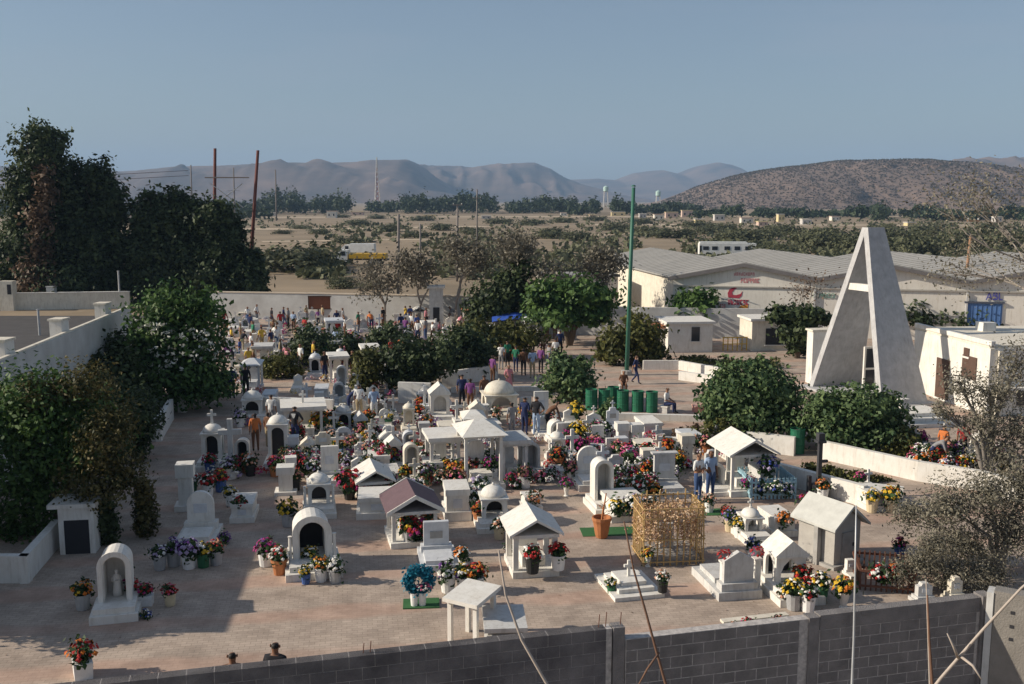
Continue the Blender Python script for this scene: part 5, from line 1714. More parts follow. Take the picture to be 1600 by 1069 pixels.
# straw-coloured cage of canes hung with dried flowers
p = G(1052, 884)
t = thing('straw_cage', 'straw-coloured cane cage hung with dried flowers around a grave', 'cage', (p.x, p.y, 0.004), R(6))
CW, CD, CH = 1.66, 1.3, 1.72
rr = random.Random(3)
for k in range(10):
    for y in (0, CD):
        x = -CW / 2 + CW * k / 9
        MB().tube([(x, y, 0), (x + rr.uniform(-.03, .03), y, CH * 0.5), (x + rr.uniform(-.04, .04), y, CH * rr.uniform(0.92, 1.04))], 0.022, 5).build('cane', GOLD, t)
for k in range(1, 7):
    for x in (-CW / 2, CW / 2):
        y = CD * k / 7
        MB().tube([(x, y, 0), (x, y, CH * rr.uniform(0.92, 1.02))], 0.022, 5).build('cane', GOLD, t)
for z in (0.12, 0.75, 1.35, 1.62):
    for y in (-0.03, CD + 0.03):
        MB().tube([(-CW / 2 - .05, y, z), (CW / 2 + .05, y, z)], 0.02, 5).build('rail', GOLD, t)
    for x in (-CW / 2 - 0.03, CW / 2 + 0.03):
        MB().tube([(x, -.05, z), (x, CD + .05, z)], 0.02, 5).build('rail', GOLD, t)
L_STRAW = leafmat('dried_flower_straw', (0.38, 0.20, 0.11), (0.74, 0.56, 0.36), 0.15)
q, rnd = leaves_in([(-.4, 0.1, 1.0, .5, .25, .65), (.4, 0.1, 1.05, .5, .25, .62), (0, .3, 1.5, .85, .6, .2), (0, CD, 1.0, .8, .2, .6), (-.75, .6, 1.0, .2, .6, .6), (.75, .6, 1.0, .2, .6, .6)], 6000, 0.033, 77, per=14, shell=0.1)
o = mesh_obj('dried_flowers', np_mesh('dried_flowers', q, rnd), L_STRAW, t)
o['kind'] = 'stuff'
MB().box(0, CD / 2, 0, CW * 0.9, CD * 0.9, 0.25).build('grave_base', CEMENT, t)
MB().box(0, CD * 0.62, 0.25, 0.4, 0.14, 0.7).build('headstone', PALE, t)

# brown iron railing round a grave
p = G(1385, 925)
t = thing('iron_railing', 'rust-brown iron railing around a flowered grave behind the wall', 'railing', (p.x, p.y, 0.004), R(-12))
for k in range(11):
    for y in (0, 1.3):
        MB().box(-0.65 + 0.13 * k, y, 0, 0.035, 0.035, 0.62).build('bar', BROWNI, t)
for k in range(1, 9):
    for x in (-0.65, 0.65):
        MB().box(x, 1.3 * k / 9, 0, 0.035, 0.035, 0.62).build('bar', BROWNI, t)
for z in (0.1, 0.5):
    for y in (-0.03, 1.33):
        MB().box(0, y, z, 1.4, 0.03, 0.06).build('rail', BROWNI, t)
    for x in (-0.69, 0.69):
        MB().box(x, 0.65, z, 0.03, 1.28, 0.06).build('rail', BROWNI, t)

# dark niche box in the left shade
p = G(122, 866)
t = thing('niche_box', 'white-framed box with a dark doorway in the left shade', 'niche', (p.x, p.y, 0.004), R(8))
g = MB().ext([(-0.48, 0), (-0.34, 0), (-0.34, 1.0), (0.34, 1.0), (0.34, 0), (0.48, 0), (0.48, 1.35), (-0.48, 1.35)], 0, 0.9)
g.build('frame', WHITE, t)
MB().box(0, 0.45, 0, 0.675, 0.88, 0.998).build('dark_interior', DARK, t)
MB().box(-0.1, 0.5, 1.352, 1.3, 1.1, 0.12).build('roof_slab', WHITE, t)
# low ledge with small flowers just behind the block wall
p = G(1190, 985)
t = thing('stone_ledge', 'low cream stone ledge with small flowers behind the block wall', 'ledge', (p.x, p.y, 0.004), wang)
MB().box(0, 0.1, 0, 1.9, 0.4, 0.12).build('kerb', CREAM, t)
MB().box(0, 0.35, 0.121, 1.7, 0.2, 0.06).build('coping', CREAM, t)
# green turf mats
for px, py, w, d, lab in ((955, 838, 1.7, 0.8, 'green turf mat under the terracotta pot'), (1120, 806, 1.1, 0.7, 'green turf mat at the feet of the couple in jeans')):
    p = G(px, py)
    o = MB().box(0, d / 2, 0.006, w, d, 0.012).build('turf_mat', CARPET, loc=(p.x, p.y, 0), rz=R(4))
    tag(o, lab, 'mat')
# terracotta pot with a bare stem
p = G(940, 840)
t = thing('terracotta_pot', 'tall terracotta pot with a bare plant stem on the turf mat', 'pot', (p.x, p.y, 0.018), 0)
MB().lathe([(0.17, 0), (0.20, 0.1), (0.26, 0.45), (0.30, 0.55), (0.30, 0.62), (0.26, 0.62), (0.24, 0.5), (0, 0.5)], 14).build('pot_body', TERRA, t)
g = MB()
g.tube([(0, 0, 0.5), (0.05, 0, 0.9), (0.12, 0, 1.35)], [0.035, 0.03, 0.02], 6)
for k in range(9):
    a = k * 0.7
    g.tube([(0.04 + k * .006, 0, 0.65 + k * .05), (0.04 + .22 * math.cos(a), .22 * math.sin(a), 0.75 + k * .06)], [0.012, 0.005], 4)
g.build('stem', TERRA, t)
# yellow railing near the shelter
p = G(1148, 548)
t = thing('yellow_railing', 'yellow tube railing near the white shelter', 'railing', p, R(4))
for k in range(6):
    MB().tube([(-0.8 + 0.32 * k, 0, 0), (-0.8 + 0.32 * k, 0, 0.9)], 0.035, 6).build('post', YELLOW, t)
for z in (0.45, 0.9):
    MB().tube([(-0.85, 0, z), (0.85, 0, z)], 0.035, 6).build('rail', YELLOW, t)
# blue awning of a stall at the back
p = G(806, 527)
t = thing('market_awning', 'blue cloth awning of a stall at the back of the cemetery', 'awning', p, R(2))
for sx in (-1, 1):
    for sy in (-1, 1):
        MB().tube([(sx * 1.55, sy * 0.9, 0), (sx * 1.55, sy * 0.9, 1.35)], 0.035, 6).build('post', GALV, t)
g = MB()
g.add([(-1.75, -1.1, 1.3), (0, -1.2, 1.5), (1.75, -1.1, 1.28), (1.75, 1.1, 1.4), (0, 1.1, 1.75), (-1.75, 1.1, 1.42)], [(0, 1, 4, 5), (1, 2, 3, 4)])
g.add([(-1.75, -1.1, 1.24), (0, -1.2, 1.44), (1.75, -1.1, 1.22), (1.75, 1.1, 1.34), (0, 1.1, 1.69), (-1.75, 1.1, 1.36)], [(5, 4, 1, 0), (4, 3, 2, 1)])
g.build('canopy', BLUEA, t)
MB().box(0, -1.0, 0.55, 3.0, 0.5, 0.06).build('counter', WOODP, t)
# red kerb beside the drums
p = G(1105, 645)
t = thing('red_kerb', 'faded red kerb block at the foot of the large oleander', 'kerb', (p.x, p.y, 0.004), R(8))
MB().box(0, 0.2, 0, 1.2, 0.5, 0.28).build('kerb_block', mat('faded_red_kerb', (0.50, 0.24, 0.19), 0.85), t)
MB().box(0, 0.2, 0.281, 1.26, 0.56, 0.06).build('coping', mat('pinkish_kerb', (0.55, 0.32, 0.26), 0.85), t)

# ================================================================== FLOWERS
FC = {'red': (0.45, 0.02, 0.02), 'pink': (0.60, 0.12, 0.22), 'magenta': (0.40, 0.03, 0.18), 'white': (0.78, 0.76, 0.70), 'yellow': (0.70, 0.45, 0.03), 'orange': (0.65, 0.18, 0.02),
      'purple': (0.16, 0.05, 0.26), 'blue': (0.05, 0.08, 0.36), 'peach': (0.65, 0.32, 0.20), 'lilac': (0.42, 0.34, 0.52)}
FM = {k: mat('petals_' + k, tuple(c * (0.92 if k == 'white' else 0.8) for c in v), 0.7, var=0.3, scale=14) for k, v in FC.items()}
L_STEM = leafmat('bouquet_leaves', (0.012, 0.03, 0.010), (0.05, 0.10, 0.03))

def blossom_mesh(seed, n=46):
    r = random.Random(seed)
    g = MB()
    for k in range(n):
        th = r.uniform(0, 2 * math.pi)
        u = r.uniform(-0.15, 1.0)
        rad = r.uniform(0.75, 1.05)
        c = math.sqrt(max(0, 1 - u * u))
        p = Vector((math.cos(th) * c, math.sin(th) * c, u * 0.9 + 0.25)) * rad
        nrm = (p + Vector((r.gauss(0, .25), r.gauss(0, .25), .25 + r.gauss(0, .2)))).normalized()
        a = nrm.orthogonal().normalized()
        b = nrm.cross(a)
        s = r.uniform(0.13, 0.24)
        vs = [p + nrm * s * 0.45]
        for j in range(8):
            t = 2 * math.pi * j / 8
            q = s * (1.0 if j % 2 else 0.68)
            vs.append(p + (a * math.cos(t) + b * math.sin(t)) * q)
        g.add(vs, [(0, 1 + j, 1 + (j + 1) % 8) for j in range(8)], 0 if r.random() < 0.62 else 1)
    return g.mesh('blossoms')

def leafball_mesh(seed):
    q, rnd = leaves_in([(0, 0, 0.2, 0.85, 0.85, 0.75)], 170, 0.24, seed, per=10, clump=0.3, shell=0.3)
    return np_mesh('leaves', q, rnd)

BLS = [blossom_mesh(k) for k in range(7)]
for m_ in BLS:
    m_.materials.append(FM['red'])
    m_.materials.append(FM['white'])
LVS = [leafball_mesh(900 + k) for k in range(4)]
for m_ in LVS:
    m_.materials.append(L_STEM)
bucket_me = MB().lathe([(0.34, 0), (0.37, 0.02), (0.46, 0.9), (0.49, 0.92), (0.49, 1.0), (0.44, 1.0), (0.42, 0.85), (0, 0.85)], 12).mesh('bucket')
vase_me = MB().lathe([(0.26, 0), (0.26, 0.05), (0.15, 0.14), (0.2, 0.4), (0.3, 0.8), (0.36, 1.0), (0.3, 1.0), (0.2, 0.85), (0, 0.85)], 12).mesh('vase')
pot_me = MB().lathe([(0.34, 0), (0.46, 0.8), (0.52, 0.82), (0.52, 1.0), (0.45, 1.0), (0.43, 0.88), (0, 0.88)], 12).mesh('pot')
box_me = MB().box(0, 0, 0, 1.1, 0.8, 0.85, taper=1.08).mesh('trough')
BCOL = [('white', BUCKET)] * 5 + [('grey', GALV), ('grey', GALV), ('green', mat('green_plastic', (0.03, 0.13, 0.06), 0.5)), ('black', mat('black_plastic', (0.03, 0.03, 0.03), 0.5)), ('cream', mat('cream_plastic', (0.60, 0.50, 0.33), 0.5)), ('blue', mat('blue_plastic', (0.06, 0.12, 0.33), 0.5))]
for m_, mm in ((bucket_me, BUCKET), (vase_me, WHITE), (pot_me, TERRA), (box_me, BUCKET)):
    m_.materials.append(mm)
CONT = {'bucket': (bucket_me, 'bucket', 'in white bucket'), 'vase': (vase_me, 'vase', 'in white vase'), 'pot': (pot_me, 'pot', 'in clay pot'), 'box': (box_me, 'trough', 'in white trough')}
rfl = random.Random(21)

def flower(px, py, dia, pal, cont='bucket', z=0.0, label=None, squash=1.0):
    p = G(px, py, z + 0.006)
    s = MPP(p)
    r = dia * s / 2
    A, B = pal
    t = thing('flower_bouquet', label or '', 'flowers', p, rfl.uniform(0, 6.28), 'bouquets on and around the graves')
    zc = 0.0
    if cont != 'none':
        me, nm, _ = CONT[cont]
        ch = max(0.16, min(0.42, r * 1.5))
        cw = max(0.11, min(0.22, r * 0.75))
        o = mesh_obj(nm, me, [], t)
        o.scale = (cw * 2, cw * 2, ch)
        word = CONT[cont][2]
        if cont == 'bucket':
            bn, bm = rfl.choice(BCOL)
            o.material_slots[0].link = 'OBJECT'
            o.material_slots[0].material = bm
            word = f'in {bn} bucket'
        zc = ch * 0.95
    else:
        zc = r * 0.12
    lf = mesh_obj('leaves', rfl.choice(LVS), [], t, (0, 0, zc + r * 0.25))
    lf.scale = (r, r, r * squash)
    b = mesh_obj('blossoms', rfl.choice(BLS), [], t, (0, 0, zc + r * 0.18))
    b.scale = (r, r, r * squash)
    for i, c in enumerate((A, B)):
        b.material_slots[i].link = 'OBJECT'
        b.material_slots[i].material = FM[c]
    if not label:
        nm = f'{A} and {B} bouquet' if A != B else f'{A} bouquet'
        auto(t, nm + (' ' + word if cont != 'none' else ''), px, py)
    return t

EXPL = [
    (130, 952, 34, ('orange', 'yellow'), 'bucket', 0), (205, 940, 30, ('red', 'magenta'), 'bucket', 0), (228, 945, 26, ('red', 'magenta'), 'box', 0), (266, 946, 26, ('red', 'pink'), 'bucket', 0),
    (228, 966, 20, ('blue', 'white'), 'none', 0), (198, 912, 24, ('white', 'white'), 'bucket', 0), (250, 890, 30, ('lilac', 'white'), 'bucket', 0), (272, 884, 34, ('purple', 'lilac'), 'bucket', 0),
    (296, 888, 40, ('lilac', 'purple'), 'bucket', 0), (318, 886, 30, ('yellow', 'white'), 'bucket', 0), (338, 882, 30, ('peach', 'red'), 'bucket', 0), (350, 848, 24, ('purple', 'purple'), 'none', 0),
    (325, 775, 30, ('red', 'white'), 'bucket', 0), (345, 768, 28, ('red', 'yellow'), 'bucket', 0), (375, 792, 26, ('red', 'peach'), 'none', 0.45), (360, 790, 24, ('white', 'yellow'), 'bucket', 0),
    (300, 770, 26, ('white', 'red'), 'bucket', 0), (450, 822, 34, ('yellow', 'yellow'), 'bucket', 0), (415, 884, 34, ('magenta', 'purple'), 'bucket', 0), (420, 868, 26, ('purple', 'white'), 'none', 0),
    (437, 897, 34, ('white', 'red'), 'pot', 0), (478, 912, 22, ('yellow', 'white'), 'bucket', 0), (524, 910, 30, ('white', 'white'), 'bucket', 0), (502, 908, 30, ('orange', 'yellow'), 'bucket', 0), (484, 870, 26, ('white', 'yellow'), 'none', 0.35),
    (546, 780, 46, ('red', 'magenta'), 'bucket', 0), (560, 768, 30, ('magenta', 'red'), 'none', 0.3), (580, 775, 26, ('pink', 'red'), 'bucket', 0), (610, 782, 26, ('red', 'orange'), 'bucket', 0),
    (462, 745, 34, ('red', 'magenta'), 'bucket', 0), (448, 730, 26, ('peach', 'orange'), 'bucket', 0), (478, 735, 30, ('red', 'pink'), 'none', 0.3), (500, 668, 36, ('orange', 'yellow'), 'none', 0.4), (520, 660, 28, ('orange', 'red'), 'none', 0.4), (485, 672, 22, ('yellow', 'white'), 'bucket', 0),
    (655, 840, 44, ('red', 'magenta'), 'none', 0.3), (640, 848, 36, ('red', 'yellow'), 'bucket', 0.1), (672, 842, 32, ('orange', 'red'), 'bucket', 0.1), (600, 735, 34, ('red', 'pink'), 'bucket', 0), (588, 718, 26, ('pink', 'peach'), 'none', 0.3),
    (722, 890, 28, ('orange', 'white'), 'vase', 0), (700, 925, 36, ('white', 'purple'), 'bucket', 0), (725, 925, 34, ('yellow', 'white'), 'bucket', 0), (745, 925, 36, ('orange', 'red'), 'bucket', 0), (662, 905, 14, ('red', 'red'), 'none', 0),
    (735, 800, 34, ('white', 'pink'), 'bucket', 0), (748, 818, 26, ('orange', 'red'), 'pot', 0), (800, 840, 24, ('pink', 'magenta'), 'bucket', 0), (780, 842, 26, ('peach', 'white'), 'bucket', 0), (795, 862, 20, ('white', 'red'), 'none', 0),
    (832, 895, 34, ('red', 'white'), 'bucket', 0.2), (872, 890, 34, ('red', 'red'), 'bucket', 0.2), (770, 748, 30, ('magenta', 'purple'), 'bucket', 0.1), (712, 742, 30, ('orange', 'yellow'), 'none', 0.5), (690, 752, 26, ('peach', 'white'), 'none', 0.4), (712, 770, 34, ('peach', 'pink'), 'bucket', 0), (750, 785, 36, ('white', 'lilac'), 'bucket', 0), (798, 752, 20, ('magenta', 'red'), 'none', 0.6),
    (836, 785, 26, ('peach', 'orange'), 'none', 0.25), (885, 775, 22, ('magenta', 'purple'), 'vase', 0), (905, 720, 34, ('magenta', 'pink'), 'bucket', 0), (920, 702, 26, ('magenta', 'red'), 'none', 0.3), (905, 680, 32, ('yellow', 'yellow'), 'none', 0.5), (900, 660, 30, ('yellow', 'yellow'), 'vase', 0),
    (985, 735, 36, ('pink', 'magenta'), 'bucket', 0), (1010, 730, 34, ('red', 'orange'), 'bucket', 0), (965, 800, 34, ('yellow', 'white'), 'none', 0.4), (990, 796, 36, ('white', 'lilac'), 'none', 0.45), (1012, 800, 36, ('orange', 'white'), 'none', 0.35), (1000, 780, 34, ('red', 'white'), 'bucket', 0.2), (1020, 790, 30, ('orange', 'yellow'), 'bucket', 0), (970, 778, 26, ('white', 'peach'), 'bucket', 0.2),
    (1042, 705, 30, ('orange', 'red'), 'none', 0.5), (1012, 885, 22, ('yellow', 'orange'), 'vase', 0), (955, 928, 20, ('white', 'yellow'), 'bucket', 0), (1035, 925, 26, ('white', 'peach'), 'bucket', 0.15), (1062, 720, 24, ('orange', 'yellow'), 'none', 0.4),
    (1108, 800, 22, ('peach', 'white'), 'bucket', 0), (1140, 830, 26, ('blue', 'lilac'), 'bucket', 0), (1155, 840, 26, ('yellow', 'white'), 'bucket', 0), (1137, 806, 22, ('red', 'red'), 'none', 0), (1225, 818, 28, ('orange', 'peach'), 'none', 0.4), (1170, 762, 26, ('magenta', 'purple'), 'none', 0.3), (1175, 870, 24, ('blue', 'white'), 'bucket', 0),
    (1200, 735, 34, ('blue', 'lilac'), 'none', 0.9), (1192, 770, 30, ('blue', 'white'), 'none', 0.2), (1215, 768, 26, ('white', 'blue'), 'none', 0.35), (1230, 770, 26, ('lilac', 'white'), 'none', 0.2), (1285, 782, 26, ('orange', 'peach'), 'bucket', 0), (1262, 808, 30, ('red', 'magenta'), 'bucket', 0),
    (1240, 952, 38, ('yellow', 'white'), 'bucket', 0), (1262, 955, 34, ('white', 'red'), 'bucket', 0), (1282, 938, 34, ('white', 'yellow'), 'bucket', 0), (1254, 905, 34, ('red', 'orange'), 'none', 0.4), (1265, 918, 32, ('red', 'white'), 'none', 0.25), (1318, 950, 40, ('yellow', 'orange'), 'vase', 0), (1228, 935, 30, ('white', 'peach'), 'none', 0.2),
    (1372, 905, 34, ('white', 'red'), 'none', 0.3), (1398, 900, 30, ('orange', 'red'), 'none', 0.4), (1392, 800, 36, ('yellow', 'orange'), 'bucket', 0), (1362, 800, 28, ('yellow', 'white'), 'bucket', 0), (1405, 870, 24, ('magenta', 'red'), 'bucket', 0),
    (1440, 742, 30, ('orange', 'white'), 'bucket', 0), (1460, 738, 26, ('red', 'orange'), 'bucket', 0), (1425, 735, 22, ('pink', 'white'), 'bucket', 0), (1500, 746, 26, ('red', 'yellow'), 'bucket', 0), (1345, 752, 22, ('magenta', 'pink'), 'none', 0.6),
    (130, 1056, 46, ('red', 'orange'), 'box', 0), (1168, 980, 22, ('red', 'magenta'), 'none', 0.12), (1215, 974, 18, ('pink', 'orange'), 'none', 0.12), (1145, 982, 16, ('white', 'peach'), 'none', 0.12), (1192, 978, 14, ('lilac', 'pink'), 'none', 0.12), (1230, 972, 12, ('peach', 'white'), 'none', 0.12),
]
for px, py, dia, pal, cont, z in EXPL:
    flower(px, py, dia, pal, cont, z)
pals = [('white', 'pink'), ('white', 'lilac'), ('peach', 'pink'), ('red', 'white'), ('pink', 'white'), ('magenta', 'pink'), ('white', 'yellow'), ('yellow', 'orange'), ('orange', 'red'), ('purple', 'white'), ('red', 'red'), ('white', 'white'), ('peach', 'white'), ('red', 'magenta'), ('lilac', 'white')]
cand = []
for i, (px, py, w, h) in enumerate(list(PLACED)):
    if py > 830 or (py > 760 and i < 50):
        continue
    if 1120 < px < 1270 and py > 760:
        continue
    n = 6 if py > 640 else 3
    for k in range(n):
        if rfl.random() < 0.22:
            continue
        s = (py - 312) / 10
        dia = s * rfl.uniform(0.30, 0.66)
        cand.append((dia, px + rfl.uniform(-0.6, 0.6) * w, py + rfl.uniform(1, 7) * s / 40, rfl.choice(pals), rfl.choice(('bucket', 'bucket', 'vase', 'none', 'pot'))))
cand.sort(key=lambda c: -c[0])
room = 296 - len(EXPL)
for dia, px, py, pal, cont in cand[:room]:
    flower(px, py, dia, pal, cont)
# the smallest ones at the back, past the three hundred told apart
keys = sorted(FM)
g = MB()
for dia, px, py, pal, cont in cand[room:]:
    p = G(px, py, 0.01)
    r = dia * MPP(p) / 2
    me = rfl.choice(BLS)
    co = [(p.x + v.co.x * r, p.y + v.co.y * r, p.z + 0.1 + v.co.z * r) for v in me.vertices]
    o_ = len(g.v)
    g.v += co
    for f in me.polygons:
        g.f.append(tuple(i + o_ for i in f.vertices))
        g.m.append(keys.index(pal[f.material_index]))
if g.v:
    tag(g.build('small_flowers', [FM[k] for k in keys]), 'small mixed flowers scattered among the farthest graves', 'flowers', kind='stuff')

# fallen petals and litter on the paving round the graves
rl = np.random.default_rng(17)
qs_ = []
for (px, py, w, h) in PLACED:
    c = G(px, py)
    for k in range(16):
        x, y = c.x + rl.normal() * 0.8, c.y + rl.normal() * 0.7 - 0.2
        a = rl.random() * 6.28
        s_ = rl.uniform(0.012, 0.04)
        u, v_ = np.array([math.cos(a), math.sin(a), 0.2]) * s_, np.array([-math.sin(a), math.cos(a), 0.1]) * s_ * 0.7
        p_ = np.array([x, y, 0.02])
        qs_.append([p_ - u, p_ - v_, p_ + u, p_ + v_])
L_LITTER = leafmat('fallen_petals', (0.12, 0.09, 0.06), (0.55, 0.42, 0.36), 0.1)
tag(mesh_obj('fallen_petals', np_mesh('fallen_petals', np.array(qs_), rl.random(len(qs_))), L_LITTER), 'fallen petals and dry leaves littering the paving around the graves', 'petals', kind='stuff')

# turquoise wreath on a bucket
p = G(655, 948)
t = thing('wreath', 'big turquoise ribbon wreath with pink flowers on a white bucket', 'wreath', (p.x, p.y, 0.006), R(5))
TURQ = leafmat('turquoise_ribbon', (0.01, 0.10, 0.17), (0.03, 0.30, 0.42), 0.2)
r_ = np.random.default_rng(4)
n = 1500
th = r_.random(n) * 2 * np.pi
rad = 0.27 + r_.normal(size=n) * 0.07
P = np.stack([rad * np.cos(th), r_.normal(size=n) * 0.05, 0.68 + rad * np.sin(th)], 1)
nn = r_.normal(size=(n, 3)) + np.array([0, -0.8, 0])
nn /= np.linalg.norm(nn, axis=1)[:, None]
a_ = np.cross(nn, r_.normal(size=(n, 3)))
a_ /= np.linalg.norm(a_, axis=1)[:, None]
b_ = np.cross(nn, a_)
q = np.stack([P - a_ * .05, P - b_ * .03, P + a_ * .05, P + b_ * .03], 1)
mesh_obj('ribbon_ring', np_mesh('ribbon_ring', q, r_.random(n)), TURQ, t)
b = mesh_obj('blossoms', BLS[2], [], t, (0.12, -0.08, 0.46))
b.scale = (0.2, 0.12, 0.17)
for i, c in enumerate(('pink', 'white')):
    b.material_slots[i].link = 'OBJECT'
    b.material_slots[i].material = FM[c]
for x in (-0.12, 0.08):
    o = mesh_obj('bucket', bucket_me, [], t, (x, 0.02, 0))
    o.scale = (0.22, 0.22, 0.36)
MB().box(0.05, 0.15, -0.002, 0.9, 0.6, 0.03).build('mat', CARPET, t)
# two flower pillars with red balls
for px, lab in ((1130, 'white pillar with a red flower ball left of the pointed headstone'), (1181, 'white pillar with a red flower ball right of the pointed headstone')):
    p = G(px, 930 if px < 1150 else 925)
    t = thing('flower_pillar', lab, 'flower pillar', (p.x, p.y, 0.02), GRID, 'pillars with red flower balls')
    MB().box(0, 0, 0, 0.16, 0.16, 0.85).build('shaft', WHITE, t)
    MB().box(0, 0, 0.851, 0.22, 0.22, 0.05).build('cap', WHITE, t)
    b = mesh_obj('blossoms', BLS[3], [], t, (0, 0, 0.98))
    b.scale = (0.2, 0.2, 0.2)
    for i, c in enumerate(('red', 'red' if px < 1150 else 'pink')):
        b.material_slots[i].link = 'OBJECT'
        b.material_slots[i].material = FM[c]

# ================================================================== PEOPLE
SKIN = [mat('skin_tan', (0.30, 0.16, 0.10), 0.6), mat('skin_brown', (0.20, 0.10, 0.06), 0.6)]
HAIR = mat('black_hair', (0.018, 0.014, 0.012), 0.6)
SHOE = mat('dark_shoes', (0.03, 0.025, 0.02), 0.7)
CLOTH = {k: mat('cloth_' + k, v, 0.9, var=0.15, scale=6) for k, v in {
    'white': (0.70, 0.70, 0.68), 'black': (0.02, 0.02, 0.025), 'red': (0.38, 0.03, 0.03), 'orange': (0.55, 0.17, 0.05), 'blue': (0.06, 0.10, 0.30), 'jeans': (0.05, 0.09, 0.20),
    'pink': (0.60, 0.25, 0.28), 'yellow': (0.62, 0.42, 0.06), 'green': (0.03, 0.18, 0.10), 'khaki': (0.36, 0.29, 0.18), 'grey': (0.25, 0.25, 0.26), 'pale_blue': (0.32, 0.42, 0.58), 'purple': (0.18, 0.06, 0.20), 'brown': (0.14, 0.07, 0.04), 'navy': (0.02, 0.03, 0.09)}.items()}

POSES = {
    'stand': dict(),
    'stand2': dict(eL=(-.24, .03, 1.12), wL=(-.20, -.16, 1.02), hip_shift=.02),
    'folded': dict(eL=(-.25, -.02, 1.14), wL=(.02, -.20, 1.16), eR=(.25, -.02, 1.14), wR=(-.04, -.22, 1.12)),
    'walk': dict(kL=(-.09, -.16, .52), aL=(-.09, -.22, .09), kR=(.09, -.02, .50), aR=(.09, .26, .14), eL=(-.24, .10, 1.12), wL=(-.22, .14, .90), eR=(.24, -.10, 1.13), wR=(.21, -.22, .94)),
    'hips': dict(eL=(-.36, .06, 1.16), wL=(-.17, -.05, 1.0), eR=(.24, .0, 1.12), wR=(.22, -.1, .9)),
    'sit': dict(pelvis=(0, .0, .46), lean=-.04, kL=(-.11, -.42, .50), aL=(-.11, -.42, .08), kR=(.11, -.42, .50), aR=(.11, -.44, .08), eL=(-.24, -.06, .66), wL=(-.13, -.28, .58), eR=(.24, -.06, .66), wR=(.13, -.28, .58)),
    'bend': dict(lean=-.42, chest_z=-.20, eL=(-.2, -.50, .92), wL=(-.12, -.62, .66), eR=(.2, -.50, .92), wR=(.12, -.62, .66)),
}

